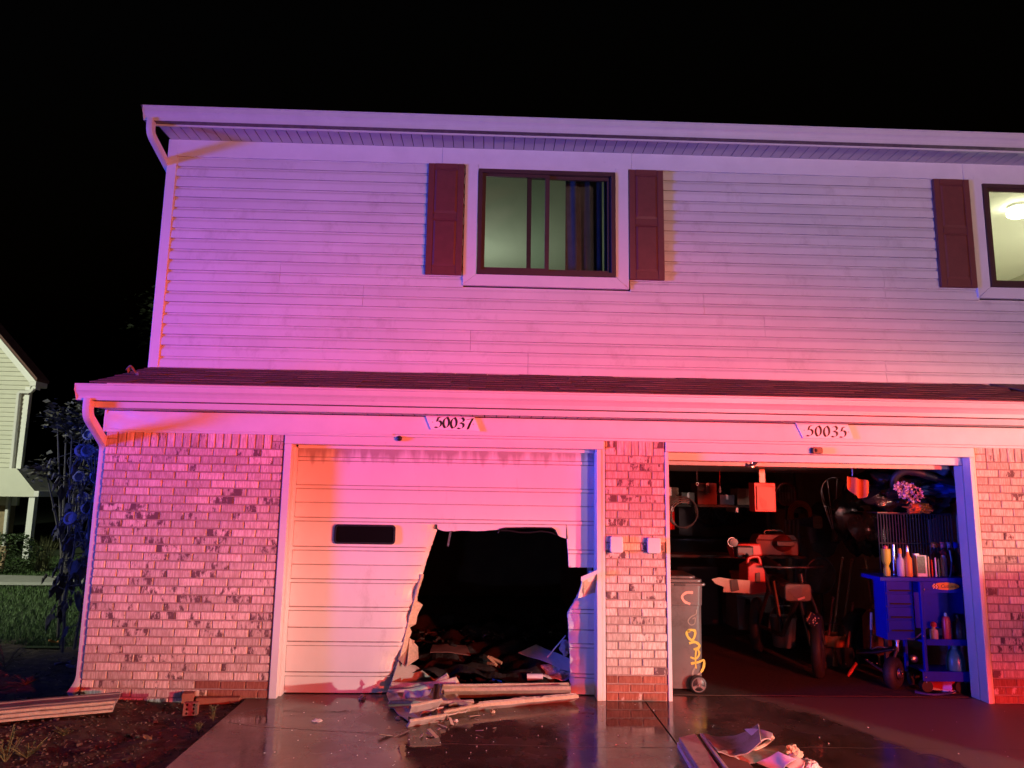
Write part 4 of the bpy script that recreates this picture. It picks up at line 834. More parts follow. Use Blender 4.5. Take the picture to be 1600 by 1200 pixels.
YEL = mat('yellow_spray', (.72, .58, .10), .7, 0, .1, 30); PNK = mat('faded_pink_spray', (.80, .42, .34), .7, 0, .1, 30); GRY = mat('faded_grey_spray', (.32, .28, .24), .7, 0, .1, 30)
def scrawl(pts, m, wid, closed=False):
    q = [at(px, py, .235) for px, py in pts]; sp = smoothpath([(v.x, v.z, 0) for v in q], 6); mb = MB()
    # the strokes lie on the sloping front face
    def yy(zv): return (by0+.004+(.73-zv)*.0245+max(0, .28-zv)*.036-.004) if zv < .735 else by0-.004-(zv-.735)*.05-.003
    n0 = len(mb.v); P2 = [(v.x, v.y) for v in sp]
    for i, (x, zv) in enumerate(P2):
        a, b = P2[max(i-1, 0)], P2[min(i+1, len(P2)-1)]; l = math.hypot(b[0]-a[0], b[1]-a[1]) or 1; w_ = wid*(.7+.6*abs(mnoise.noise((x*40, zv*40, 1)))); dx, dz = -(b[1]-a[1])/l*w_, (b[0]-a[0])/l*w_
        mb.v += [(x-dx, yy(zv-dz), zv-dz), (x+dx, yy(zv+dz), zv+dz)]
    for i in range(len(P2)-1): a = n0+2*i; mb.f.append((a, a+2, a+3, a+1))
    part('painted_mark', mb, m, t)
scrawl([(1083, 926), (1073, 926), (1066, 932), (1070, 940), (1079, 944)], PNK, .013)
scrawl([(1089, 953), (1088, 960), (1081, 964), (1076, 971), (1080, 977), (1086, 975), (1087, 966), (1083, 968)], GRY, .006)
scrawl([(1079, 986), (1074, 989), (1076, 996), (1082, 1001), (1086, 996), (1087, 987), (1080, 985), (1075, 988)], YEL, 0.0135)
scrawl([(1078, 1006), (1087, 1004), (1094, 1009), (1092, 1014)], YEL, 0.0135); scrawl([(1085, 1016), (1090, 1014), (1094, 1022), (1089, 1030), (1080, 1028)], YEL, 0.0095)
scrawl([(1089, 1014), (1088, 1030), (1089, 1046)], YEL, 0.0081); scrawl([(1081, 1038), (1092, 1036), (1101, 1033), (1101, 1044), (1097, 1052)], YEL, 0.0121); scrawl([(1088, 1044), (1084, 1052), (1086, 1059), (1092, 1056), (1097, 1052)], GRY, .009)
# cardboard and papers on the bin, red fuel can behind it
PAP = mat('dusty_cardboard', (.48, .33, .25), .85, 0, .15, 10, .1, 90)
t = thing('cardboard_sheet', 'torn cardboard lying beside the bin lid and red fuel can', 'cardboard', tuple(P(1145, 918, .85)))
part('sheet', MB().exy([(p.x, p.z) for p in (P(1112, 905, .85), P(1124, 902, .85), P(1142, 905, .85), P(1172, 907, .85), P(1171, 927, .85), P(1130, 925, .85), P(1131, 917, .85), P(1118, 912, .85))], .85, .858), PAP, t)
part('fold', MB().exy([(p.x, p.z) for p in (P(1141, 906, .84), P(1152, 905, .84), P(1155, 922, .84), P(1143, 925, .84))], .838, .8435), mat('dark_fold', (.08, .06, .05), .8), t)
t = thing('fuel_can', 'red plastic fuel can standing behind the grey bin', 'fuel can', tuple(P(1175, 930, 1.2)))
cb = MB(); q = lambda px, py: (P(px, py, 1.2).x, P(px, py, 1.2).z)
cb.exy([q(1164, 884), q(1174, 878), q(1186, 880), q(1191, 892), q(1193, 924), q(1164, 928)], 1.12, 1.38); part('can_body', cb, RED, t, bevel=.012); part('handle', MB().tube(smoothpath([P(1168, 882, 1.22), P(1170, 872, 1.22), P(1184, 870, 1.22), P(1188, 882, 1.22)], 4), .018, 8), RED, t, smooth=True)
part('recess', MB().exy([q(1176, 894), q(1182, 893), q(1183, 908), q(1176, 909)], 1.105, 1.118), BLK, t)
t = thing('leaf_blower', 'red leaf blower hung behind the bin above the fuel can', 'leaf blower', tuple(P(1160, 885, 1.5)))
part('housing', MB().exy([(P(px, py, 1.5).x, P(px, py, 1.5).z) for px, py in ((1140, 853), (1156, 849), (1186, 849), (1190, 868), (1160, 872), (1146, 872))], 1.45, 1.62), RED, t, bevel=.02)
part('intake', MB().lathe([(.05, 0), (.055, -.03), (.045, -.05), (.02, -.052)], tuple(P(1144, 847, 1.44)), 20, 'y'), BLK, t, smooth=True); part('intake_ring', wheel(MB(), P(1144, 847, 1.395), .046, .005, 0, 24, 6), WHT, t, smooth=True); part('motor_block', MB().box(-.09, .09, -.05, .05, -.06, .06, box_M(P(1162, 862, 1.42))), BLK, t, bevel=.015)
part('tube_arm', MB().tube(smoothpath([P(1164, 862, 1.4), P(1172, 876, 1.35), P(1188, 884, 1.3), P(1196, 900, 1.25), P(1203, 925, 1.2)], 5), .022, 10), BLK, t, smooth=True)
# wall hung red cabinet, red cloth, grey panels, bicycle wheel rims
rc = P(1196, 777, 1.3); t = thing('red_cabinet', 'red metal cabinet hung at the back of the open garage', 'cabinet', tuple(rc))
a, b = P(1178, 754, 1.3), P(1213, 800, 1.3); part('cabinet_body', MB().box(a.x, b.x, 1.3, 1.46, b.z, a.z), RED, t, bevel=.006); part('cabinet_door', MB().box(a.x+.02, b.x-.02, 1.285, 1.2995, b.z+.02, a.z-.035), RED, t, bevel=.004)
for k in range(7): part('louvre', MB().box(-.045, .045, -.004, 0, -.003, .003, box_M(P(1192+k*.6, 780+k*2.5, 1.284), 0, 0, .5)), RED, t)
part('bracket', MB().box((a.x+b.x)/2-.03, (a.x+b.x)/2+.03, 1.36, 1.4, a.z, 2.46), STEEL, t)
a, b = P(1046, 779, 2.9), P(1054, 827, 2.9); t = thing('red_tarpaulin', 'narrow bright red tarpaulin hanging behind the brick pier', 'tarpaulin', (a.x, 2.9, b.z)); part('cloth', MB().grid(lambda u, v: (a.x-.35+(b.x-a.x+.35)*u, 2.9+.03*math.sin(u*22), b.z+(a.z-b.z)*v+(-.06*(1-v)*(1-u))), 30, 6), RED, t, smooth=True, solid=.006); part('rod', MB().tube([(a.x-.4, 2.9, a.z+.01), (b.x+.02, 2.9, a.z+.01)], .012, 8), STEEL, t)
PNL = mat('grey_panel', (.13, .12, .115), .7, 0, .15, 4)
a, b = P(1060, 769, 4.6), P(1082, 837, 4.6); tag(part('wall_panel', MB().box(a.x, b.x, 4.6, 4.64, b.z, a.z), PNL, bevel=.006), 'grey hardboard panel leaning upright at the back of the open garage', 'panel'); a, b = P(1092, 768, 4.9), P(1166, 812, 4.9); tag(part('wall_panel', MB().box(a.x, b.x, 4.9, 4.94, b.z, a.z), mat('brown_panel', (.07, .055, .05), .7, 0, .15, 4), bevel=.006), 'dark brown hardboard panel behind the hanging wheels', 'panel')
for k, (px, py, lab) in enumerate(((1112, 790, 'bicycle wheel hanging at the back next to the grey panel'), (1142, 788, 'bicycle wheel hanging at the back nearer the red cabinet'))):
    c = P(px, py, 4.4); t = thing('bicycle_wheel', lab, 'wheel', tuple(c), 'hanging bicycle wheels'); tyre = part('tyre', wheel(MB(), c, .30, .02, .1), RUB, t, smooth=True); part('rim', wheel(MB(), c, .275, .010, .1), STEEL, t, smooth=True); part('spokes', spokes(MB(), c, .27, .1), CHR, t); part('hook', MB().tube([c+Vector((0, 0, .32)), c+Vector((0, .04, .38)), Vector((c.x, c.y+.1, 2.46))], .006, 6), STEEL, t)
# pull chain, red pull handle
c = P(1089, 735, 1.6); t = thing('pull_chain', 'thin steel pull chain hanging near the raised door', 'chain', tuple(c))
for k in range(14): part('link', wheel(MB(), (c.x, c.y, 2.15-.022*k), .009, .0022, (k % 2)*1.57, 10, 5), CHR, t)
part('end_ring', wheel(MB(), (c.x, c.y, 2.15-.33), .016, .004, .3, 14, 6), CHR, t); part('ceiling_cord', MB().tube([(c.x, c.y, 2.15), (c.x, c.y, 2.46)], .002, 5), STEEL, t)
c = P(1125, 765, 1.8); t = thing('release_handle', 'small red door release handle on a cord', 'handle', tuple(c)); part('cord', MB().tube([(c.x, c.y, c.z+.03), (c.x, c.y, 2.46)], .0022, 5), RED, t); part('grip', MB().lathe([(.006, .04), (.012, .01), (.016, -.02), (.01, -.035)], tuple(c), 12), mat('pink_grip', (.7, .25, .22), .5), t, smooth=True)
# e-bike facing out
t = thing('electric_bike', 'dark fat-tyred bicycle facing out of the open garage', 'bicycle', tuple(P(1290, 1066, .75)))
wc = Vector((P(1278, 1010, .78).x, .78, .30)); rz = R_(62)
fwh = part('front_wheel', wheel(MB(), wc, .245, .052, rz, 48, 12), RUB, t, smooth=True); part('rim', wheel(MB(), wc, .19, .022, rz), BLK, fwh, smooth=True); part('spokes', spokes(MB(), wc, .19, rz, 20), STEEL, fwh); part('hub', MB().lathe([(.045, -.05), (.045, .05)], (0, 0, 0), 16, 'y').__class__().add(MB().lathe([(.045, -.05), (.045, .05)], (0, 0, 0), 16, 'y'), box_M(wc, rz)), STEEL, fwh, smooth=True)
back = Vector((-math.cos(rz), -math.sin(rz), 0))*-1; back = Vector((math.cos(rz)*-.35, math.sin(rz), 0)).normalized(); side = Vector((back.y, -back.x, 0))
ax = wc; head = wc+back*.20+Vector((0, 0, .50))
for s_ in (-1, 1): part('fork_leg', MB().tube([ax+side*(.075*s_), wc+back*.12+side*(.075*s_)+Vector((0, 0, .33)), head+side*(.05*s_)], .017, 8), BLK, t, smooth=True)
part('head_tube', MB().tube([head-Vector((0, 0, .06)), head+back*.03+Vector((0, 0, .14))], .028, 10), BLK, t, smooth=True)
hb = head+back*.05+Vector((0, 0, .2)); part('handlebar', MB().tube(smoothpath([hb-side*.34+back*.08, hb-side*.15, hb, hb+side*.15, hb+side*.34+back*.08], 4), .013, 8), BLK, t, smooth=True)
rw = wc+back*1.05; part('rear_wheel', wheel(MB(), rw, .245, .052, rz, 36, 10), RUB, t, smooth=True); seat = wc+back*.72+Vector((0, 0, .55)); bb = wc+back*.58+Vector((0, 0, -.02))
for a_, b_ in ((head, bb), (head, seat), (bb, seat), (bb, rw), (seat, rw)): part('frame_tube', MB().tube([a_, b_], .022, 8), mat('bike_frame', (.03, .02, .02), .35) if a_ is head and b_ is bb else bpy.data.materials['bike_frame'], t, smooth=True)
part('saddle', MB().tube([seat+Vector((0, 0, .12))-back*.13, seat+Vector((0, 0, .13)), seat+Vector((0, 0, .13))+back*.13], [.03, .055, .085], 10, ry=.03), BLK, t, smooth=True)
hl_ = P(1246, 927, .62); part('headlamp_box', MB().exy(rrect(hl_.x-.13, hl_.x+.13, hl_.z-.075, hl_.z+.09, .04), .60, .72), BLK, t, bevel=.012); part('lamp_face', MB().exy([(hl_.x-.10, hl_.z+.03), (hl_.x+.04, hl_.z+.075), (hl_.x+.03, hl_.z-.01), (hl_.x-.02, hl_.z-.05)], .594, .599), mat('lamp_grey', (.10, .10, .11), .2), t); part('badge', MB().box(-.035, .035, -.003, 0, -.009, .009, box_M(P(1252, 935, .592), 0, 0, -.3)), mat('pink_badge', (.5, .3, .33), .4), t)
part('fender_mount', MB().box(-.05, .06, -.02, .02, -.055, .055, box_M(P(1267, 967, .62), .3, 0, .6)), BLK, t, bevel=.01)
for k in range(16): part('stud', MB().lathe([(.006, 0), (.004, -.006)], tuple(P(1260+rnd.uniform(0, 17)+k*.3, 959+rnd.uniform(0, 10)+k*.7, .595)), 7, 'y'), mat('stud_chrome', (.75, .6, .62), .25, .6) if k == 0 else bpy.data.materials['stud_chrome'], t)
part('reflector', MB().lathe([(.014, 0), (.01, -.006)], tuple(P(1272, 1009, .60)), 12, 'y'), mat('amber_reflector', (.8, .3, .05), .15, coat=1), t)
RUST = mat('dark_rust', (.025, .016, .013), .8)
# shovels and rakes leaning
for k, (x0, y0, x1, y1, Yb, lab, m) in enumerate(((1316, 873, 1301, 1000, 1.5, 'long pale wooden handle leaning nearest the bicycle', WOOD), (1331, 876, 1318, 985, 1.6, 'second long wooden handle leaning beside the pale one', WOOD), (1302, 935, 1294, 1001, 1.3, 'short red-lit tool handle standing below the long handles', mat('red_handle', (.42, .10, .08), .5)), (1333, 944, 1325, 1006, 1.25, 'short red tool handle with round knob', bpy.data.materials.get('red_handle')))):
    a, b = P(x0, y0, Yb+.25), P(x1, y1, Yb); b2 = b+(b-a).normalized()*max(0, (b.z-.05)/max(.2, -(b-a).normalized().z))
    t = thing('garden_shovel', lab, 'tool', tuple(b2), 'garden tools leaning in the garage'); part('shaft', MB().tube([a, b, b2], .011, 8), m, t, smooth=True)
    part('tool_head', MB().exy([(b2.x-.09, b2.z+.16), (b2.x+.09, b2.z+.16), (b2.x+.07, b2.z-.03), (b2.x, b2.z-.045), (b2.x-.07, b2.z-.03)], b2.y-.004, b2.y+.004), RUST, t); part('knob', MB().lathe([(.006, -.02), (.016, -.005), (.016, .01), (.006, .02)], tuple(a), 12), m, t, smooth=True)
# scooter with fat wheel
t = thing('kick_scooter', 'black fat-wheeled scooter with chrome stem by the blue tool cart', 'scooter', tuple(P(1395, 1078, .45)))
sc = Vector((P(1396, 1050, .42).x, .42, .145)); rz2 = R_(40); dS = Vector((-.80, .62, 0)).normalized(); sS = Vector((dS.y, -dS.x, 0))
w_ = part('wheel', wheel(MB(), sc, .088, .055, rz2, 36, 12), RUB, t, smooth=True); hubm = MB().add(MB().lathe([(.05, -.05), (.035, -.062), (.012, -.066)], (0, 0, 0), 18, 'y'), box_M(sc, rz2)); part('hub', hubm, CHR, w_, smooth=True)
for k in range(7): a = 2*math.pi*k/7; part('bolt', MB().add(MB().lathe([(.005, -.07), (.004, -.062)], (.03*math.cos(a), 0, .03*math.sin(a)), 7, 'y'), box_M(sc, rz2)), CHR, w_)
d1 = P(1402, 1012, .45); d0 = P(1345, 1018, .75); part('deck', MB().tube([d0, (d0+d1)/2+Vector((0, 0, -.01)), d1], .075, 8, ry=.018, ref=(sS.x, sS.y, 0), square=True), BLK, t, bevel=.003); part('deck_trim', MB().tube(smoothpath([P(1362, 1015, .60), P(1372, 1011, .56), P(1390, 1013, .48), P(1400, 1014, .43)], 4), .006, 6), CHR, t, smooth=True)
part('fork', MB().tube([d1, sc+Vector((-.06, -.06, .02)), sc+Vector((-.045, -.05, 0))], .012, 8), STEEL, t); part('brace', MB().tube([P(1352, 1030, .7), P(1385, 1052, .4)], .01, 8), STEEL, t)
for k in range(6): part('bolt', MB().lathe([(.006, 0), (.004, -.006)], tuple(P(1355+k*7.5, 1030+k*4+rnd.uniform(-3, 3), .41)), 7, 'y'), CHR, t)
top = P(1396, 851, .5); part('stem', MB().tube([d1+Vector((0, 0, -.03)), P(1399, 940, .48), top], [.014, .013, .011], 10), CHR, t, smooth=True); part('sleeve', MB().tube([P(1397, 868, .5), P(1398, 898, .49)], .0155, 10), mat('red_sleeve', (.5, .05, .05), .35), t, smooth=True); part('sleeve', MB().tube([P(1400, 975, .465), P(1402, 1003, .45)], .019, 10), mat('pale_sleeve', (.5, .42, .5), .4), t, smooth=True)
for py in (898, 905, 938): part('clamp', MB().lathe([(.014, -.012), (.021, -.006), (.021, .006), (.014, .012)], tuple(P(1396.5+(py-851)*.035, py, .49)), 12), CHR, t, smooth=True)
part('grip_post', MB().tube([P(1361, 1014, .62), P(1361.5, 984, .62)], .010, 8), BLK, t, smooth=True); part('white_grip', MB().tube([P(1361.5, 984, .62), P(1361.5, 957, .62)], .013, 10), mat('pink_grip2', (.72, .55, .58), .4), t, smooth=True)
part('kickstand', MB().tube([P(1338, 1036, .72), P(1329, 1050, .66), P(1325, 1056, .64)], [.012, .016, .01], 8), mat('red_reflector', (.55, .08, .04), .3), t, smooth=True)
part('front_lamp', MB().lathe([(.02, .02), (.036, .0), (.034, -.02), (.02, -.03)], tuple(P(1427, 1029, .5)), 16, 'y'), CHR, t, smooth=True); part('small_wheel', wheel(MB(), P(1428, 1056, .62), .06, .03, .5, 28, 8), RUB, t, smooth=True)
# blue tool cart
def X(px, Y): return at(px, 1000, Y).x
cy0, cy1 = .27, .60; cxl = X(1443, cy0); cxr = 7.62
t = thing('tool_cart', 'blue steel tool cart with drawers and open shelves beside the right jamb', 'tool cart', (cxl, cy0, 0))
ztop_ = P(1470, 903, cy0).z; zsh = P(1470, 1003, cy0).z; zlo = P(1470, 1049, cy0).z
part('top_tray', MB().box(cxl-.36, cxr, cy0, cy1, ztop_-.035, ztop_), BLUE, t, bevel=.004); part('front_panel', MB().box(cxl, cxr, cy0+.10, cy0+.115, zsh+.10, ztop_-.036), BLUE, t)
for x in (cxl, cxr-.03): part('post', MB().box(x, x+.028, cy0+.001, cy0+.03, .12, ztop_-.036), BLUE, t, bevel=.003); part('post', MB().box(x, x+.028, cy1-.03, cy1, .12, ztop_-.036), BLUE, t, bevel=.003)
part('middle_shelf', MB().box(cxl+.0285, cxr-.0305, cy0+.002, cy1-.03, zsh-.02, zsh).box(cxl+.0285, cxr-.0305, cy0-.002, cy0+.006, zsh-.03, zsh+.022), BLUE, t); part('bottom_shelf', MB().box(cxl+.0285, cxr-.0305, cy0+.002, cy1-.03, zlo-.03, zlo-.01).box(cxl-.03, cxr, cy0-.006, cy0+.0, zlo-.085, zlo+.0), BLUE, t, bevel=.003); part('apron', MB().box(cxl+.0285, cxr-.0305, cy0+.004, cy0+.012, ztop_-.13, ztop_-.0365), BLUE, t)
# drawer cabinet on the left of the cart, its face turned to the door
dx0, dx1 = X(1392, cy0+.1), cxl-.004
dz1 = ztop_-.037; dz0 = P(1420, 990, cy0+.1).z
part('drawer_case', MB().box(dx0-.02, dx1, cy0+.115, cy1-.02, dz0-.06, dz1), BLUE, t, bevel=.004)
for k in range(4):
    za = dz1-(k+1)*(dz1-dz0)/4; dr = part('drawer', MB().box(dx0-.012, dx1-.008, cy0+.10, cy0+.114, za+.006, za+(dz1-dz0)/4-.006), BLUE, t, bevel=.004); part('pull', MB().box(dx0+.01, dx1-.03, cy0+.088, cy0+.0995, za+.02, za+.034), RUST, dr, bevel=.002)
for px, py in ((1447, 1058), (1448, 1066), (1443, 994), (1444, 921)): part('rivet', MB().lathe([(.007, 0), (.004, -.004)], tuple(P(px, py, cy0-.007)), 8, 'y'), CHR, t)
for x in (cxl+.03, cxr-.12): part('caster', MB().lathe([(.05, -.015), (.055, 0), (.055, .025), (.05, .04)], (x, cy0+.05, .056), 20, 'y').box(x-.02, x+.02, cy0+.03, cy0+.07, .09, .13), BLK, t, smooth=True)
# oval sticker
oc = P(1478, 916, cy0-.004); t2_ = part('sticker', MB().exy([(oc.x+.125*math.cos(a*.2618), oc.z+.033*math.sin(a*.2618)) for a in range(24)], cy0-.0035, cy0+.003), mat('orange_sticker', (.75, .33, .03), .4, 0, .08, 20), t)
for k in range(14): px = -.118+.013*(k % 4)+.006*((k//4) % 2); part('check', MB().box(oc.x+px, oc.x+px+.008, cy0-.0045, cy0-.004, oc.z-.024+.012*(k//4), oc.z-.015+.012*(k//4)), INK if k % 2 else WHT, t2_)
txt = bpy.data.curves.new('lettering', 'FONT'); txt.body = 'Custom'; txt.size = .042; txt.shear = .25; txt.extrude = .0004
to = bpy.data.objects.new('tmp', txt); COL.objects.link(to); dg = bpy.context.evaluated_depsgraph_get(); tme = bpy.data.meshes.new_from_object(to.evaluated_get(dg)); bpy.data.objects.remove(to); tme.materials.append(INK)
lo = link('lettering', tme, t2_, (oc.x-.05, cy0-.0045, oc.z-.013), (R_(90), 0, 0))
# bottles and tins
def bottle(label, px, py_base, Y, prof_, m, cap=None, n=16, z=None, cat='bottle', group=None):
    c = P(px, py_base, Y); zz = c.z if z is None else z; c = Vector((c.x, Y, zz)); t = thing(cat.replace(' ', '_'), label, cat, tuple(c), group)
    part('body', MB().lathe(prof_, tuple(c), n), m, t, smooth=True); top = prof_[-1]
    if cap: part('cap', MB().lathe([(cap[0], 0), (cap[0], cap[1]*.7), (cap[0]*.5, cap[1])], (c.x, c.y, c.z+top[1]+.0005), 12), cap[2], t, smooth=True)
    return t
ORG = solid('orange_plastic', (.75, .22, .03)); PUR = solid('lilac_plastic', (.42, .36, .55)); YG = solid('yellow_plastic', (.55, .48, .04)); TEAL = solid('teal_plastic', (.04, .22, .26), .3); PINKC = solid('pink_cap', (.75, .2, .25)); REDC = solid('red_can', (.55, .05, .06), .3)
std = lambda r, h: [(r*.92, 0), (r, .01), (r, h*.72), (r*.45, h*.86), (r*.4, h)]
gb = 'bottles and tins on the blue tool cart'; zt_ = ztop_+.001
bottle('yellow green bottle standing on the drawer end of the tool cart', 1386, 896, cy0+.12, [(.028, 0), (.03, .05), (.018, .09), (.038, .13), (.04, .24)], YG, (.02, .03, REDC), z=zt_, group=gb)
bottle('lilac spray bottle standing on the tool cart', 1408, 897, cy0+.10, std(.032, .20), PUR, (.016, .05, ORG), z=zt_, group=gb); bottle('orange squeeze bottle standing on the tool cart', 1420, 898, cy0+.08, std(.034, .22), ORG, (.012, .06, CHR), z=zt_, group=gb)
c = P(1440, 900, cy0+.1); t = thing('green_box', 'green and white printed box standing on the tool cart', 'box', (c.x, cy0+.1, zt_)); part('carton', MB().box(c.x-.055, c.x+.04, cy0+.07, cy0+.13, zt_, zt_+.19), solid('white_carton', (.70, .68, .64)), t, bevel=.003); part('print_panel', MB().box(c.x-.05, c.x+.022, cy0+.068, cy0+.0695, zt_+.03, zt_+.182), solid('green_print', (.06, .13, .08), var=.6, vs=60), t); part('flap', MB().box(c.x-.075, c.x-.035, cy0+.06, cy0+.10, zt_+.191, zt_+.205), WHT, t)
for k, (px, h, m, lab) in enumerate(((1452, .17, solid('pale_tube', (.55, .5, .35)), 'pale slim tube standing next to the green box'), (1457, .14, RED, 'slim red tube standing among the tins on the cart'), (1463, .16, WHT, 'slim white marker standing among the tins on the cart'), (1468, .15, solid('gold_chain_tube', (.35, .25, .06)), 'slim gold tube standing among the tins on the cart'))):
    bottle(lab, px, 900, cy0+.1, [(.008, 0), (.008, h), (.005, h+.01)], m, None, 10, z=zt_, cat='tube', group=gb)
bottle('lilac tin standing near the right end of the cart', 1476, 900, cy0+.14, [(.026, 0), (.026, .16), (.02, .17)], PUR, (.018, .02, WHT), z=zt_, group=gb)
for px, m, lab in ((1463, ORG, 'orange topped bottle at the back of the tool cart'), (1475, PINKC, 'pink topped bottle at the back of the tool cart'), (1484, PUR, 'lilac topped bottle at the back of the tool cart'), (1495, BLUE, 'blue bottle at the right end of the tool cart')): bottle(lab, px, 893, cy0+.26, std(.036, .25), solid('dark_bottle', (.05, .03, .06), .3), (.03, .05, m), z=zt_, group=gb)
c = P(1481, 885, cy0+.2); tag(part('rolled_cloth', MB().tube([(c.x-.05, cy0+.2, zt_+.23), (c.x+.03, cy0+.16, zt_+.04)], .028, 12), solid('dark_red_cloth', (.22, .03, .05), .9)), 'rolled dark red cloth leaning on the cart bottles', 'cloth')
bottle('small white bottle with red cap on the cart middle shelf', 1460, 1000, cy0+.06, std(.034, .12), solid('pink_label', (.65, .45, .45)), (.024, .04, REDC), z=zsh+.001, group=gb); bottle('tall red spray can on the cart middle shelf', 1480, 1000, cy0+.06, [(.034, 0), (.036, .01), (.036, .18), (.028, .205), (.015, .21)], REDC, (.012, .03, WHT), z=zsh+.001, group=gb); bottle('dark oil bottle on the cart middle shelf', 1499, 1000, cy0+.08, [(.05, 0), (.052, .01), (.052, .14), (.02, .18), (.02, .2)], solid('black_oil', (.04, .03, .05), .3), (.022, .03, BLK), z=zsh+.001, group=gb)
bottle('teal fluid jug on the bottom shelf of the cart', 1494, 1047, cy0+.09, [(.075, 0), (.078, .015), (.078, .09), (.055, .16), (.03, .185), (.03, .2)], TEAL, (.033, .03, TEAL), z=zlo-.009, group=gb)
t = thing('air_hose', 'dark blue air hose looping across the tool cart', 'hose', tuple(P(1440, 990, .4))); part('hose_line', MB().tube(smoothpath([P(1487, 878, .40), P(1484, 905, .38), P(1470, 950, .38), P(1448, 980, .38), P(1428, 998, .38), P(1410, 995, .40)], 8), .0065, 8), solid('hose_blue', (.06, .06, .14), .4), t, smooth=True); part('nozzle', MB().tube([P(1487, 878, .40), P(1484, 860, .42)], [.008, .012], 8), STEEL, t)
for k, (lab, dz) in enumerate((('blue cable coiled on the floor under the tool cart', 0), ('second blue cable coiled under the tool cart', 5))): tag(part('cable', MB().tube(smoothpath([at(1430, 1080+dz*.3, None, .012), at(1455, 1085, None, .012), at(1480, 1084-dz*.3, None, .014), at(1500, 1076, None, .02), at(1512, 1060+dz, None, .05)], 6), .008, 8), solid('cable_blue%d' % k, (.04, .05, .25), .4), smooth=True), lab, 'cable', 'cables under the cart')
def shoe(label, px, py, m, rz):
    c = at(px, py, None, .0); t = thing('shoe', label, 'shoe', tuple(c)); M = box_M(c, rz)
    part('sole', MB().add(MB().exz([(-.12, -.03), (-.08, -.042), (.06, -.045), (.13, -.03), (.145, 0), (.13, .03), (.06, .045), (-.08, .042), (-.12, .03)], .0, .025), M), WHT, t, bevel=.004); mb = MB(); mb.grid(lambda u, v: M @ Vector((-.12+.26*u, (.042*math.cos(math.pi*v))*(1-.5*max(0, u-.75)), .026+math.sin(math.pi*v)*(.085*(1-u)**1.5+.03))), 10, 8); part('upper', mb, m, t, smooth=True)
shoe('red shoe lying beside the cart caster', 1468, 1079, REDC, 2.2); shoe('white shoe under the right end of the tool cart', 1500, 1068, WHT, .4)
tag(part('paper_scrap', MB().box(-.05, .05, -.03, .03, 0, .02, box_M(at(1484, 1079, None, .002), .3)), solid('lilac_paper', (.6, .55, .65))), 'small pale paper scrap under the tool cart', 'paper')
# wire crate behind the cart, bags heaped on it
cy = .64; x0, x1 = P(1372, 820, cy).x, 7.74; z0, z1 = ztop_-.0, P(1420, 803, cy).z
t = thing('wire_crate', 'black wire crate standing behind the tool cart', 'crate', (x0, cy, z0))
WIRE = solid('wire_black', (.05, .05, .055), .4)
for k in range(26): part('bar', MB().tube([(x0+(x1-x0)*k/25, cy, z0), (x0+(x1-x0)*k/25, cy, z1)], .0045, 6), WIRE, t)
for k in range(3): part('cross_bar', MB().tube([(x0, cy-.006, z0+(z1-z0)*k/2), (x1, cy-.006, z0+(z1-z0)*k/2)], .006, 6), WIRE, t)
part('base_pan', MB().box(x0, x1, cy-.02, cy+.4, z0-.03, z0-.005).box(x0, x0+.03, cy, cy+.03, 0, z0-.031).box(x1-.03, x1, cy, cy+.03, 0, z0-.031), WIRE, t)
part('crate_top', MB().box(x0, x1, cy, cy+.5, z1+.003, z1+.012), WIRE, t)
tag(part('backing_board', MB().box(P(1452, 820, cy+.2).x, 7.78, cy+.2, cy+.215, z0, z1-.02), solid('pale_board', (.40, .38, .42), .8)), 'pale board standing inside the wire crate', 'board')
def blob(c, rx, ry, rz, amp, seed, fr=3., sub=4):
    bm = bmesh.new(); bmesh.ops.create_icosphere(bm, subdivisions=sub, radius=1)
    for v in bm.verts:
        q = v.co.copy(); f = 1+amp*mnoise.noise(q*fr*.6+Vector((seed, 0, 0)))+amp*.55*abs(mnoise.noise(q*fr*1.8+Vector((0, seed, 0))))+amp*.3*mnoise.noise(q*fr*5)
        v.co = Vector((q.x*rx*f, q.y*ry*f, q.z*rz*f))+Vector(c)
    bm.verts.index_update(); mb = MB(); mb.v = [tuple(v.co) for v in bm.verts]; mb.f = [tuple(v.index for v in f.verts) for f in bm.faces]; bm.free(); return mb
bc = P(1408, 782, cy+.25); tag(part('rubbish_bag', blob((bc.x, cy+.12, z1+.20), .42, .24, .19, .45, 2), BAG, smooth=True), 'large shiny black rubbish bag heaped on the wire crate', 'bag', 'bags heaped on the crate')
bc = P(1470, 790, cy+.2); tag(part('rubbish_bag', blob((7.42, cy+.12, z1+.16), .26, .2, .17, .45, 7), BAG, smooth=True), 'smaller black rubbish bag at the right end of the wire crate', 'bag', 'bags heaped on the crate')
bc = P(1352, 790, cy+.6); tag(part('rubbish_bag', blob((bc.x, cy+.6, bc.z-.1), .30, .24, .42, .4, 11), BAG, smooth=True), 'tall dark bag standing left of the wire crate', 'bag', 'bags heaped on the crate')
bc = P(1436, 803, cy-.1); tag(part('orange_bag', blob((bc.x, cy-.1, z1+.055), .115, .07, .045, .5, 4, 4), solid('orange_film', (.55, .16, .04), .3), smooth=True), 'crumpled orange bag tucked under the black bags', 'bag')
bc = P(1424, 769, cy-.18); t = thing('flower_wreath', 'bunch of pale pink artificial flowers on the black bag', 'flowers', tuple(bc)); PET = solid('pink_petal', (.58, .34, .48), .8, island=.4)
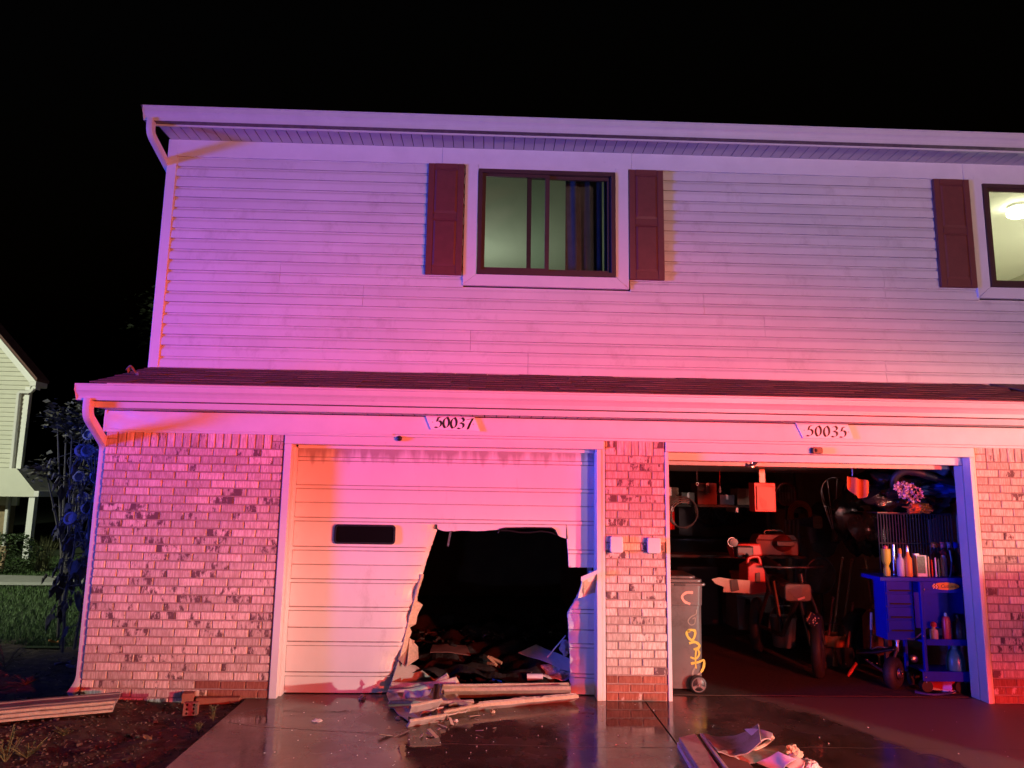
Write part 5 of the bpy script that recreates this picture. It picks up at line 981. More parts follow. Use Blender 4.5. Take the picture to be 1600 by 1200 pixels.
for k in range(95):
    a = rnd.uniform(0, 6.28); r = math.sqrt(rnd.random()); c = Vector((bc.x-.04+r*.135*math.cos(a), cy-.18-rnd.uniform(0, .05), bc.z+.0+r*.08*math.sin(a)-.25*r*.135*math.cos(a)))
    f = MB()
    for p_ in range(5): M = box_M(c, rnd.uniform(0, 6), R_(rnd.uniform(30, 110))); f.add(MB().poly([(0, 0, 0), (.012, -.010, .004), (.026, 0, .008), (.012, .010, .004)]), M @ Matrix.Rotation(p_*1.256, 4, 'Z'))
    part('flower', f, PET, t)
a = P(1449, 766, cy-.1); tag(part('blue_tarp', blob((a.x+.14, cy-.08, a.z), .20, .10, .065, .4, 15, 4), solid('tarp_blue', (.02, .08, .38), .45), smooth=True), 'bright blue tarpaulin lying on the bags', 'tarpaulin')
tag(part('flexible_duct', MB().tube(smoothpath([P(1395, 772, .6), P(1397, 748, .55), P(1412, 737, .5), P(1435, 739, .45), P(1462, 747, .42), P(1492, 754, .4)], 6), .036, 12), solid('duct_black', (.02, .018, .02), .5), smooth=True), 'thick black flexible duct arching above the bags', 'duct')
a = P(1340, 755, .5); t = thing('orange_vest', 'orange cloth hanging high in the middle of the open garage', 'cloth', tuple(a)); part('cloth', MB().grid(lambda u, v: P(1324+36*u, 744+8*u+(16+14*math.sin(u*3))*v, .5)+Vector((0, .03*math.sin(u*14), 0)), 20, 8), solid('orange_cloth', (.60, .14, .04), .8), t, smooth=True, solid=.004); part('hook', MB().tube([P(1332, 744, .5), (P(1332, 744, .5).x, .5, 2.46)], .004, 5), STEEL, t)
a = P(1285, 825, 2.6); t = thing('work_jacket', 'dark jacket with pale sleeves hanging behind the tool handles', 'jacket', tuple(a)); part('jacket_body', blob(a, .20, .09, .28, .3, 21, 2.5, 3), solid('grey_jacket', (.10, .09, .09), .9), t, smooth=True); part('sleeve', MB().tube(smoothpath([P(1272, 805, 2.55), P(1268, 830, 2.52), P(1272, 848, 2.5)], 4), [.06]*4+[.05]*5, 10), solid('pale_sleeve2', (.22, .20, .20), .9), t, smooth=True); part('sleeve', MB().tube(smoothpath([P(1300, 805, 2.55), P(1306, 830, 2.52), P(1305, 848, 2.5)], 4), [.06]*4+[.05]*5, 10), bpy.data.materials['pale_sleeve2'], t, smooth=True)
a = P(1370, 850, 3.2); 
for k in range(3): tag(part('storage_box', MB().box(5.2+k*.62, 5.75+k*.62, 3.4+.1*k, 3.9, .0, .55+.2*(k % 2)), solid('dark_box%d' % k, (.05+.02*k, .04, .035), .8), bevel=.01), ('low dark storage box at the back left of the open garage', 'taller dark storage box in the middle at the back', 'dark storage box behind the tool handles')[k], 'box', 'storage boxes at the back')
t = thing('shelf_rack', 'dark steel shelf rack along the back wall of the open garage', 'shelf', (6.6, 5.2, 0))
for z in (.4, 1.0, 1.6): part('shelf', MB().box(5.6, 7.7, 4.95, 5.45, z, z+.025), STEEL, t)
for x in (5.6, 7.67): part('upright', MB().box(x, x+.03, 4.951, 4.98, 0, 2.0), STEEL, t)
# ------------------------------------------------------------------ wreckage inside the smashed garage
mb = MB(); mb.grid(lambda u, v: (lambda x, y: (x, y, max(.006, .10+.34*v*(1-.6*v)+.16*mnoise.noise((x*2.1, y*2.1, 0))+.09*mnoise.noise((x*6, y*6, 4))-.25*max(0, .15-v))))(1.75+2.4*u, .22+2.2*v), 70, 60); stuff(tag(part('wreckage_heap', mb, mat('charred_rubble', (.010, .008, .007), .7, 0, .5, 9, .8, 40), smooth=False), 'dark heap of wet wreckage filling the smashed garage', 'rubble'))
def sheet(name, label, corners, m, amp=.02, fr=6, seed=0, sol=.008, cat='debris'): return tag(part(name, patch(*corners, 14, 10, amp, fr, seed), m, smooth=True, solid=sol), label, cat)
sheet('plywood_scrap', 'reddish brown broken board lying on the wreckage', (P(672, 1020, .75), P(735, 1026, .75), P(728, 1009, .95), P(676, 1009, .95)), mat('red_brown_board', (.14, .06, .05), .7, 0, .2, 9), .03); sheet('olive_scrap', 'grey olive panel lying low in the wreckage', (P(662, 1042, .5), P(712, 1050, .5), P(706, 1034, .7), P(676, 1032, .7)), mat('olive_panel', (.07, .055, .045), .6, 0, .2, 8), .03, 6, 3)
for k, (a, b, lab) in enumerate((((762, 1026), (776, 1040), 'short splintered stick in the middle of the wreckage'), ((766, 1027), (784, 1036), 'splintered stick crossing another in the wreckage'), ((762, 1036), (774, 1038), 'smallest splintered stick in the wreckage'))): tag(part('broken_stick', MB().tube([P(*a, .6), P(*b, .55)], .014, 6), WOOD, smooth=True), lab, 'stick', 'splintered sticks')
FAB = mat('pale_fabric', (.50, .47, .50), .8, 0, .15, 6, .3, 40)
sheet('pale_sheet', 'crumpled pale panel sticking up at the right of the wreckage', (P(810, 1020, .7), P(892, 1050, .35), P(892, 1030, .4), P(838, 1007, .75)), FAB, .025, 5, 2); sheet('patterned_cloth', 'pale patterned cloth bunched at the right of the wreckage', (P(822, 1059, .35), P(893, 1060, .3), P(892, 1040, .45), P(850, 1038, .5)), mat('patterned_fabric', (.55, .50, .52), .8, 0, .7, 45), .04, 12, 5); tag(part('white_roll', MB().tube([P(824, 1058, .3), P(848, 1057, .28)], [.03, .024], 10), WHT, smooth=True), 'small white rolled bundle in front of the patterned cloth', 'bundle')
tag(part('broken_stick', MB().tube([P(855, 1027, .4), P(884, 993, .45)], .006, 6), WHT, smooth=True), 'thin white rod leaning beside the door remnant', 'rod'); tag(part('wrapped_bundle', blob(P(884, 1012, .42), .05, .05, .06, .4, 3, 4, 3), FAB, smooth=True), 'round pale bundle behind the door remnant', 'bundle'); tag(part('white_strip', MB().tube([P(856, 1081, .2), P(892, 1084, .19)], .014, 8), WHT, smooth=True), 'short white strip lying on the sill at the right', 'strip')
GLIT = mat('wet_scrap', (.06, .04, .032), .15, 0, .5, 20, island=.6); mb = MB()
for k in range(230):
    px, py = rnd.uniform(650, 885), rnd.uniform(985, 1068); Y = .35+(1068-py)/85*1.2; c = P(px, py, Y); s = rnd.uniform(.006, .026); mb.box(-s*2, s*2, -s, s, -s*.3, s*.3, box_M(c, rnd.uniform(0, 6), rnd.uniform(-.8, .8), rnd.uniform(-.8, .8)))
stuff(tag(part('wreckage_scraps', mb, GLIT), 'small glinting scraps strewn over the dark wreckage', 'scraps'))
# ------------------------------------------------------------------ neighbouring house
NH = thing('neighbour_house', 'pale sided neighbouring house with porch beyond the lawn', 'house', (-9.5, 12, 0))
NV = mat('neighbour_vinyl', (.62, .60, .50), .6, 0, .06, 2)
e = P(58, 602, 12); cor = P(37, 700, 12).x; zr = P(0, 535, 12).z; sl_ = (e.z-P(0, 532, 12).z)/(e.x-P(0, 532, 12).x)
zb = P(20, 790, 12).z
k = 0; z = zb
while z < 7.4:
    z2 = z+.115; xr = cor if z < e.z-.2 else min(cor, e.x+(z-e.z)/sl_-.12)
    if xr > -14: part('siding_plank', MB().ex([(11.972, z+.012), (11.970, z+.016), (11.998, z2+.004), (12.03, z2+.004), (12.03, z+.012)], -14, xr), NV, NH)
    z = z2
part('wall_core', MB().box(-14, cor-.02, 12.035, 12.12, zb, e.z), NV, NH); part('corner_trim', MB().box(cor-.11, cor+.01, 11.96, 12.03, zb, e.z-.05), TRIM, NH); part('brick_base', MB().box(-14, cor-.15, 12.0, 12.2, -.1, zb-.002), mat('tan_brick', (.30, .22, .13), .9, 0, .3, 8), NH)
rk = [(P(0, 530, 11.8).x-6, P(0, 530, 11.8).z-6*sl_), (e.x+.12, e.z-.02*0+.06)]
part('rake_board', MB().prism([(rk[0][0], rk[0][1]), (rk[1][0], rk[1][1]), (rk[1][0], rk[1][1]-.2), (rk[0][0], rk[0][1]-.2)], lambda p, t_: (p[0], 11.75+.2*t_, p[1])), TRIM, NH); part('roof', MB().prism([(rk[0][0], rk[0][1]+.02), (rk[1][0]+.05, rk[1][1]+.0), (rk[1][0]+.05, rk[1][1]+.08), (rk[0][0], rk[0][1]+.10)], lambda p, t_: (p[0], 11.7+.5*t_, p[1])), SHIN, NH); part('gutter', MB().box(e.x-.02, e.x+.14, 11.72, 12.2, e.z-.06, e.z+.07), GUT, NH, bevel=.02)
part('downspout', MB().tube(bend([(e.x+.06, 11.82, e.z-.05), (e.x+.02, 11.8, e.z-.2), (P(30, 612, 11.9).x, 11.9, P(30, 612, 11.9).z), (P(7, 850, 11.9).x, 11.9, .2)], .1), .045, 10, square=True), GUT, NH, smooth=True)
pe = P(52, 775, 11.0)
part('porch_eave', MB().prism([(P(0, 742, 11).x-3, P(22, 735, 11).z+.05), (P(26, 732, 11).x, P(26, 732, 11).z), (pe.x+.05, pe.z+.08), (pe.x+.05, pe.z-.02), (P(0, 742, 11).x-3, pe.z-.02)], lambda p, t_: (p[0], 11.0+.95*t_, p[1])), NV, NH); part('porch_gutter', MB().box(pe.x+.06, pe.x+.18, 10.9, 12, pe.z-.02, pe.z+.12), GUT, NH, bevel=.02)
part('porch_post', MB().box(P(38, 820, 11).x, P(38, 820, 11).x+.14, 11.05, 11.19, -.05, pe.z-.025), TRIM, NH, bevel=.005); part('porch_post', MB().box(P(117, 830, 15).x-.06, P(117, 830, 15).x+.06, 15, 15.12, -.05, 1.7), TRIM, NH, bevel=.005)
# hedge, shrubs, dead sunflowers, trees
def leafcloud(mb, c, rx, ry, rz, n, s, shell=.55):
    for k in range(n):
        v = Vector((rnd.gauss(0, 1), rnd.gauss(0, 1), rnd.gauss(0, 1))).normalized(); f = (shell+(1-shell)*rnd.random())*(1+.25*mnoise.noise(v*2.2+Vector(c)))
        p = Vector((c[0]+v.x*rx*f, c[1]+v.y*ry*f, c[2]+v.z*rz*f))
        M = Matrix.Translation(p) @ Matrix.Rotation(rnd.uniform(0, 6.28), 4, 'Z') @ Matrix.Rotation(rnd.uniform(-1.2, 1.2), 4, 'X'); q = s*rnd.uniform(.6, 1.4)
        mb.poly([M @ Vector((0, 0, 0)), M @ Vector((q*.45, q*.35, q*.08)), M @ Vector((q, 0, 0)), M @ Vector((q*.45, -q*.35, q*.08))])
    return mb
hc = P(20, 895, 8.4); t = thing('hedge_bush', 'rounded clipped green bush beside the path', 'bush', (hc.x, 8.4, 0)); part('crown', leafcloud(MB(), (hc.x-.25, 8.4, .38), .68, .6, .40, 3200, .05, .8), HEDGE, t); part('trunk', MB().tube([(hc.x-.25, 8.4, -.05), (hc.x-.2, 8.4, .4)], .04, 8), WOOD, t)
mb = MB(); sc_ = P(66, 878, 8.6); t = thing('ornamental_grass', 'spiky tuft of tall dry grass next to the clipped bush', 'grass tuft', (sc_.x, 8.6, 0))
for k in range(170):
    a = rnd.uniform(0, 6.28); r = rnd.uniform(.05, .38); h = rnd.uniform(.3, .75); p0 = Vector((sc_.x+rnd.uniform(-.1, .1), 8.6+rnd.uniform(-.1, .1), 0)); p1 = p0+Vector((math.cos(a)*r, math.sin(a)*r, h)); s = Vector((-math.sin(a), math.cos(a), 0))*.007; mb.poly([p0-s, p0+s, p1])
part('blades', mb, mat('straw_blade', (.13, .13, .05), .8, island=.4), t)
DRY = mat('dead_stalk', (.075, .062, .055), .85, 0, .3, 12); HEADM = mat('seed_head', (.24, .22, .25), .85, 0, .3, 30, .6, 120)
GD = 'dead sunflowers beside the house'
def sunflower(label, px, py, Y, h, heads, nl, seed):
    r_ = random.Random(seed); b = at(px, py, Y); b = Vector((b.x, Y, -.04)); t = thing('dead_sunflower', label, 'plant', tuple(b), GD)
    pts = [b]; lean = Vector((r_.uniform(-.25, .25), r_.uniform(-.1, .1), 0))
    for k in range(1, 7): pts.append(b+lean*(k/6)**1.5+Vector((r_.uniform(-.03, .03), r_.uniform(-.03, .03), h*k/6)))
    part('stalk', MB().tube(pts, [.018, .017, .016, .014, .012, .010, .006], 7), DRY, t, smooth=True)
    for k in range(nl):
        i = r_.uniform(1.2, 6); p = pts[int(i)].lerp(pts[min(6, int(i)+1)], i % 1); a = r_.uniform(0, 6.28); L = r_.uniform(.07, .19); d = Vector((math.cos(a), math.sin(a)*.6, r_.uniform(-.5, .5))); e_ = p+d*r_.uniform(.08, .22)
        s = Vector((-math.sin(a), math.cos(a), r_.uniform(-.5, .5))).normalized(); mb = MB()
        mb.grid(lambda u, v: e_+d*L*.5*u+Vector((0, 0, -L*.9*u*u))+s*((v-.5)*L*.62*math.sin(math.pi*min(1, .12+u*.88)))+Vector((0, 0, .03*math.sin(v*9+u*6))), 6, 4); part('leaf', mb, LEAF, t, smooth=True)
        part('leaf_stem', MB().tube([p, e_], .004, 5), DRY, t)
    for k in range(heads):
        p = pts[6-k % 3]+Vector((r_.uniform(-.22, .22), r_.uniform(-.15, .05), r_.uniform(-.14, .08))); part('head_stem', MB().tube([pts[5-k % 3], p+Vector((0, .03, .03))], .006, 6), DRY, t)
        hd = part('seed_head', MB().add(MB().lathe([(.03, .02), (.062, .012), (.066, -.004), (.045, -.014), (.042, .002), (.01, .004)], (0, 0, 0), 18, 'y'), box_M(p, r_.uniform(-.6, .6), r_.uniform(-.4, .6))), HEADM, t, smooth=True); pet = MB()
        for q in range(13): an = 6.28*q/13; M = box_M(p, r_.uniform(-.3, .3)); pet.poly([M @ Vector((.06*math.cos(an-.15), 0, .06*math.sin(an-.15))), M @ Vector((.06*math.cos(an+.15), 0, .06*math.sin(an+.15))), M @ Vector((.11*math.cos(an), -.02, .11*math.sin(an)-.02))])
        part('sepals', pet, LEAF, hd)
sunflower('dead sunflower with several ringed seed heads close to the downspout', 135, 1000, 1.1, 2.1, 7, 26, 3); sunflower('tallest dead sunflower with drooping leaves under the gutter', 118, 990, 1.9, 2.5, 3, 30, 5); sunflower('dead sunflower leaning towards the neighbouring house', 92, 985, 2.4, 2.3, 3, 28, 8); sunflower('short dead sunflower with shrivelled leaves near the lawn', 100, 985, 1.7, 1.6, 2, 36, 12)
def weed(label, px, py, h, n, m, seed, spread=.1):
    r_ = random.Random(seed); c = at(px, py, None, -.02); t = thing('weed', label, 'weed', tuple(c)); st = MB(); lf = MB()
    for k in range(n):
        a = r_.uniform(0, 6.28); e_ = c+Vector((math.cos(a)*spread*r_.random(), math.sin(a)*spread*r_.random(), h*r_.uniform(.5, 1))); st.tube([c, (c+e_)/2+Vector((r_.uniform(-.01, .01), 0, .01)), e_], .0022, 5)
        for q in range(16):
            p = c.lerp(e_, .15+.85*q/16); b = r_.uniform(0, 6.28); L = r_.uniform(.012, .034); d = Vector((math.cos(b)*L, math.sin(b)*L, L*.5)); s = Vector((-math.sin(b), math.cos(b), 0))*L*.22; lf.poly([p, p+d*.5+s, p+d, p+d*.5-s])
    part('stems', st, m, t); part('leaves', lf, m, t)
WG = mat('weed_green', (.16, .17, .06), .7, 0, .2, 10, island=.35)
weed('large feathery weed growing below the stacked boards', 8, 1192, .22, 12, WG, 3, .14); weed('spreading weed to the right of the large feathery one', 42, 1185, .12, 10, WG, 4, .14); weed('tall thin weed at the driveway edge', 333, 1128, .13, 5, WG, 5, .03); weed('short weed at the driveway edge', 310, 1143, .07, 4, WG, 6, .03); weed('small weed sprouting under the stacked boards', 100, 1150, .05, 8, WG, 7, .10); weed('low weed behind the stacked boards by the wall corner', 40, 1070, .08, 12, mat('dull_weed', (.10, .085, .05), .8, island=.3), 9, .25); weed('low grass sprig at the wall corner under the downspout', 112, 1085, .07, 8, WG, 10, .06); weed('leafy weed near the lawn edge', 8, 1045, .25, 8, mat('brown_weed', (.09, .07, .04), .8, island=.3), 11, .2); weed('weed sprig by the right end of the loose bricks', 372, 1091, .05, 5, WG, 12, .05)
def wleaf(label, px, py, L, m, rz):
    c = at(px, py, None, -.01); mb = MB(); mb.grid(lambda u, v: c+Vector((math.cos(rz)*L*(u-.5)-math.sin(rz)*(v-.5)*L*.5*math.sin(math.pi*u), math.sin(rz)*L*(u-.5)+math.cos(rz)*(v-.5)*L*.5*math.sin(math.pi*u), .02+.02*math.sin(u*4+v*3))), 6, 5); tag(part('fallen_leaf', mb, m, smooth=True), label, 'leaf')
wleaf('orange fallen leaf lying on the dark bed beside the wall', 83, 1005, .10, mat('orange_leaf', (.45, .17, .03), .7), .2); wleaf('pale curled leaf on the bed by the downspout', 97, 1040, .16, mat('pale_leaf', (.20, .18, .21), .8), 1.1); wleaf('white fallen leaf next to the pale curled one', 110, 1044, .08, mat('white_leaf', (.5, .48, .5), .8), .4); wleaf('tan leaf on the bare soil near the driveway', 230, 1156, .06, mat('tan_leaf', (.25, .13, .06), .8), .3)
a = P(176, 585, .1); tag(part('roof_leaf', MB().grid(lambda u, v: Vector((.18, -.02, 2.655))+Vector(((u-.5)*.10, (v-.5)*.05, .03+.03*math.sin(u*5)+.02*math.sin(v*6))), 8, 6), mat('dry_roof_leaf', (.22, .14, .12), .8), smooth=True, solid=.002), 'curled dry leaf lying on the left end of the pent roof', 'leaf')
# big dark tree far behind the lawn
def tree(label, x, y, h, rx, n, seed):
    r_ = random.Random(seed); t = thing('garden_tree', label, 'tree', (x, y, -.1)); lm = MB(); tr = MB().tube([(x, y, -.1), (x+.1, y, h*.35), (x-.1, y, h*.7)], [.28, .2, .08], 10); cr = MB()
    for k in range(11):
        a = r_.uniform(0, 6.28); z = r_.uniform(.38, .95)*h; r = rx*r_.uniform(.25, .8)*(1.1-abs(z/h-.6)); p = (x+math.cos(a)*r, y+math.sin(a)*r, z); tr.tube([(x, y, z*.7), p], [.08, .02], 6); leafcloud(cr, p, rx*.42, rx*.42, rx*.33, n, .22, .3)
    part('trunk', tr, WOOD, t, smooth=True); part('crown', cr, mat('night_leaf%d' % seed, (.03, .04, .016), .7, island=.4), t)
sh_ = P(108, 860, 3.6); t = thing('small_tree', 'loose dim small tree between the house corner and the lawn', 'tree', (sh_.x, 3.6, -.05)); tr_ = MB(); cr_ = MB()
for k in range(9):
    a = rnd.uniform(0, 6.28); e_ = Vector((sh_.x+math.cos(a)*.42*rnd.random(), 3.6+math.sin(a)*.4*rnd.random(), rnd.uniform(1.3, 2.9))); tr_.tube([(sh_.x, 3.6, -.05), (sh_.x+(e_.x-sh_.x)*.3, 3.6, .8), e_], [.03, .022, .006], 6); leafcloud(cr_, tuple(e_), .26, .26, .24, 120, .085, .1)
part('trunk', tr_, DRY, t, smooth=True); part('crown', cr_, mat('dull_leaf', (.075, .065, .045), .8, island=.5), t)
tree('large dark tree standing behind the neighbouring house', -9.0, 24, 9.5, 4.2, 420, 1); tree('dark tree between the two houses', -5.6, 27, 7.5, 3.0, 360, 2)

# clutter filling the open garage
def clutter(name, label, cat, px, py, Y, build, group='clutter in the open garage'):
    c = P(px, py, Y); t = thing(name, label, cat, tuple(c), group); build(c, t); return t
def m_(n, c, r=.6, **k): return mat(n, c, r, **k)
def bucket(col):
    def f(c, t):
        part('shell', MB().lathe([(.11, 0), (.14, .30), (.147, .30), (.147, .315), (.135, .315), (.105, .02)], tuple(c), 24), m_('bucket', col), t, smooth=True); part('bail', MB().tube(smoothpath([c+Vector((-.145, 0, .3)), c+Vector((-.1, -.05, .42)), c+Vector((.1, -.05, .42)), c+Vector((.145, 0, .3))], 4), .004, 6), STEEL, t)
    return f
def crate(w_, d, h, col):
    def f(c, t):
        m = m_('crate_col', col); part('case', MB().box(c.x-w_/2, c.x+w_/2, c.y, c.y+d, c.z, c.z+h), m, t, bevel=.012); part('lid', MB().box(c.x-w_/2-.012, c.x+w_/2+.012, c.y-.012, c.y+d+.012, c.z+h+.001, c.z+h+.035), m, t, bevel=.01)
        for s in (-1, 1): part('latch', MB().box(c.x+s*w_*.28-.025, c.x+s*w_*.28+.025, c.y-.018, c.y-.001, c.z+h-.07, c.z+h-.005), BLK, t)
    return f
def coil(R, col, n=4):
    def f(c, t):
        m = m_('coil_col', col, .5)
        for k in range(n): part('loop', wheel(MB(), (c.x+.01*k, c.y+.015*k, c.z-.012*k), R-.008*k, .008, .1*k-.2, 30, 6), m, t, smooth=True)
        part('peg', MB().tube([c+Vector((0, 0, R)), c+Vector((0, .25, R+.02))], .008, 6), STEEL, t)
    return f
def ladder(c, t):
    for s in (-.18, .18): part('rail', MB().box(-.02, .02, -.012, .012, 0, 2.1, box_M(Vector((c.x+s, c.y, 0)), 0, -.12, s*.05)), m_('ladder_alu', (.30, .29, .28), .4, metal=.6) if s < 0 else bpy.data.materials['ladder_alu'], t)
    for k in range(7): part('rung', MB().tube([(c.x-.17, c.y+.035+.033*k, .25+.27*k), (c.x+.17, c.y+.035+.033*k, .25+.27*k)], .013, 8), bpy.data.materials['ladder_alu'], t)
def racket(c, t):
    part('hoop', wheel(MB(), c, .13, .012, .2, 28, 6), m_('racket', (.30, .05, .04), .4), t, smooth=True); part('grip', MB().tube([c-Vector((0, 0, .13)), c-Vector((.03, 0, .45))], .014, 8), BLK, t)
    for k in range(7): part('string', MB().tube([c+Vector((-.11+.036*k, 0, -.09)), c+Vector((-.11+.036*k, 0, .09))], .0015, 4), WHT, t)
def toolbox(c, t):
    part('chest', MB().box(c.x-.24, c.x+.24, c.y, c.y+.2, c.z, c.z+.17), m_('chest_red', (.13, .012, .01), .5), t, bevel=.01); part('tray_lid', MB().exy([(c.x-.24, c.z+.171), (c.x+.24, c.z+.171), (c.x+.2, c.z+.23), (c.x-.2, c.z+.23)], c.y, c.y+.2), bpy.data.materials['chest_red'], t, bevel=.006); part('handle', MB().tube(smoothpath([Vector((c.x-.1, c.y+.1, c.z+.23)), Vector((c.x-.09, c.y+.1, c.z+.27)), Vector((c.x+.09, c.y+.1, c.z+.27)), Vector((c.x+.1, c.y+.1, c.z+.23))], 3), .01, 8), BLK, t)
def helmet(c, t):
    part('shell', blob(c, .13, .16, .11, .08, 4, 2, 3), m_('helmet_red', (.12, .015, .012), .25), t, smooth=True); part('visor', MB().box(c.x-.10, c.x+.10, c.y-.17, c.y-.13, c.z-.03, c.z+.03), BLK, t, bevel=.01)
def rake(c, t):
    part('shaft', MB().tube([c, Vector((c.x-.06, c.y-.3, .03))], .012, 8), WOOD, t, smooth=True); part('head', MB().box(c.x-.2, c.x+.2, c.y-.01, c.y+.01, c.z, c.z+.025), STEEL, t)
    for k in range(11): part('tine', MB().tube([(c.x-.19+.038*k, c.y, c.z+.02), (c.x-.19+.038*k, c.y-.05, c.z+.08)], .003, 5), STEEL, t)
def tyre(c, t):
    part('tread', wheel(MB(), c, .24, .085, .5, 36, 12), RUB, t, smooth=True); part('rim', MB().add(MB().lathe([(.16, -.06), (.15, -.02), (.05, -.03)], (0, 0, 0), 20, 'y'), box_M(c, .5)), STEEL, t, smooth=True)
def sacks(c, t): part('sack', blob(c, .22, .16, .20, .3, 8, 3, 3), m_('sack_grey', (.20, .17, .15), .9), t, smooth=True); part('sack_neck', MB().lathe([(.06, .16), (.03, .22), (.07, .27)], tuple(c), 12), bpy.data.materials['sack_grey'], t, smooth=True)
def fan(c, t):
    part('cage', wheel(MB(), c, .19, .008, .2, 32, 6), STEEL, t, smooth=True); part('blades', spokes(MB(), c, .18, .2, 18), STEEL, t); part('stand', MB().tube([c-Vector((0, 0, .18)), Vector((c.x, c.y, .06))], .015, 8).lathe([(.18, 0), (.18, .03), (.02, .06)], (c.x, c.y, .006), 20), BLK, t, smooth=True)
clutter('plastic_bucket', 'dull plastic bucket on the floor behind the bicycle wheel', 'bucket', 1225, 1010, 1.7, bucket((.09, .085, .08)))
clutter('storage_tote', 'grey lidded tote on the floor behind the fuel can', 'tote', 1190, 985, 2.2, crate(.55, .4, .36, (.07, .065, .065)))
clutter('storage_tote', 'dark red lidded tote stacked above the grey one', 'tote', 1192, 938, 2.22, crate(.5, .36, .26, (.28, .04, .03)))
clutter('storage_tote', 'tan cardboard-coloured tote at shoulder height in the back', 'tote', 1262, 838, 2.9, crate(.5, .4, .3, (.28, .18, .11)))
clutter('cord_coil', 'orange extension cord coil hanging left of the jacket', 'cord', 1250, 800, 2.4, coil(.13, (.55, .14, .03)))
clutter('cord_coil', 'black hose coil hanging above the bin', 'hose', 1066, 800, 1.9, coil(.17, (.03, .03, .03)))
clutter('step_ladder', 'aluminium ladder leaning at the back behind the bicycle', 'ladder', 1235, 900, 3.0, ladder)
clutter('racket', 'red framed racket hanging on the back wall', 'racket', 1228, 772, 2.3, racket)
clutter('toolbox', 'red steel toolbox standing on the grey shelf height behind the handlebar', 'toolbox', 1215, 868, 1.9, toolbox)
clutter('bike_helmet', 'round red helmet resting on the red toolbox', 'helmet', 1218, 848, 1.98, helmet)
clutter('leaf_rake', 'steel rake standing upright behind the shovels', 'rake', 1350, 858, 1.5, rake)
clutter('spare_tyre', 'spare car tyre on the floor under the shovels', 'tyre', 1345, 1000, 1.5, tyre)
clutter('feed_sack', 'tied grey sack slumped left of the scooter', 'sack', 1318, 1005, 1.9, sacks)
clutter('floor_fan', 'round floor fan between the bicycle and the shovels', 'fan', 1282, 900, 1.75, fan)
clutter('plastic_bucket', 'orange bucket on the floor left of the spare tyre', 'bucket', 1300, 1040, 1.35, bucket((.45, .12, .03)))
t = thing('wooden_shelf', 'rough wooden shelf holding toolbox and totes in the open garage', 'shelf', (5.9, 2.0, 0), 'shelving')
part('board', MB().box(5.15, 6.85, 1.86, 2.25, P(1215, 868, 1.9).z-.03, P(1215, 868, 1.9).z-.003), RUST, t)
for x in (5.2, 6.78): part('upright', MB().box(x, x+.05, 2.19, 2.24, 0, P(1215, 868, 1.9).z-.031), WOOD, t)

# upper storage: boxes, cans and hanging things between shelf and ceiling
zt2 = P(1215, 790, 2.5).z
t = thing('wall_shelf', 'upper wall shelf packed with boxes in the open garage', 'shelf', (6.3, 2.6, zt2-.03), 'shelving'); part('board', MB().box(5.35, 7.2, 2.5, 2.9, zt2-.03, zt2-.004), RUST, t)
for x in (5.5, 6.3, 7.1): part('bracket', MB().box(x, x+.03, 2.52, 2.88, zt2-.09, zt2-.031), STEEL, t)
cols = [(.22, .14, .09), (.10, .09, .09), (.10, .02, .018), (.07, .08, .12), (.26, .22, .16), (.05, .05, .05), (.20, .10, .05)]; names_ = ('brown', 'charcoal', 'dull red', 'navy', 'cream', 'black', 'tan'); x = 5.4
for k in range(7):
    w_ = (.2, .16, .24, .18, .26, .2, .22)[k]; h_ = (.2, .14, .26, .12, .2, .24, .16)[k]; tt = thing('shelf_box', names_[k]+' box standing on the upper wall shelf', 'box', (x+w_/2, 2.55, zt2), 'boxes on the upper shelf')
    part('carton', MB().box(x, x+w_, 2.53+.01*k, 2.82, zt2, zt2+h_), m_('carton_%d' % k, cols[k], .8, var=.25, vs=14), tt, bevel=.004); part('tape', MB().box(x+w_*.42, x+w_*.58, 2.527+.01*k, 2.5295+.01*k, zt2+h_*.5, zt2+h_), m_('tape_%d' % k, tuple(min(.6, c*1.8+.03) for c in cols[k]), .3), tt); x += w_+.04
def hanging(name, label, cat, px, py, Y, f): return clutter(name, label, cat, px, py, Y, f, 'things hanging in the open garage')
def saw(c, t): part('blade', MB().exy([(c.x-.22, c.z-.03), (c.x+.12, c.z-.07), (c.x+.12, c.z+.06), (c.x-.22, c.z+.01)], c.y, c.y+.002), STEEL, t); part('grip', MB().exy(rrect(c.x+.121, c.x+.23, c.z-.08, c.z+.07, .03), c.y-.008, c.y+.012), WOOD, t, bevel=.004)
def pipes(c, t):
    for k in range(4): part('pipe', MB().tube([(c.x+.05*k, c.y, c.z), (c.x+.05*k+.02, c.y+.1, c.z-.7-.06*k)], .016, 8), m_('pipe', (.22, .2, .19), .4, metal=.5) if k == 0 else bpy.data.materials['pipe'], t, smooth=True)
def net(c, t):
    part('ring', wheel(MB(), c, .16, .007, .1, 28, 6), STEEL, t)
    for k in range(9): a = 6.28*k/9; part('mesh_cord', MB().tube([c+Vector((.16*math.cos(a), 0, .16*math.sin(a))), c+Vector((.03*math.cos(a), .05, -.38))], .003, 4), WHT, t)
hanging('hand_saw', 'hand saw hanging below the upper shelf', 'saw', 1255, 815, 2.3, saw); hanging('pipe_bundle', 'bundle of metal pipes hanging beside the ladder', 'pipes', 1228, 812, 2.25, pipes); hanging('landing_net', 'hoop net hanging near the orange cloth', 'net', 1305, 770, 1.3, net)
clutter('cord_coil', 'grey rope coil hanging below the orange cloth', 'rope', 1338, 815, 1.2, coil(.11, (.2, .17, .14)))
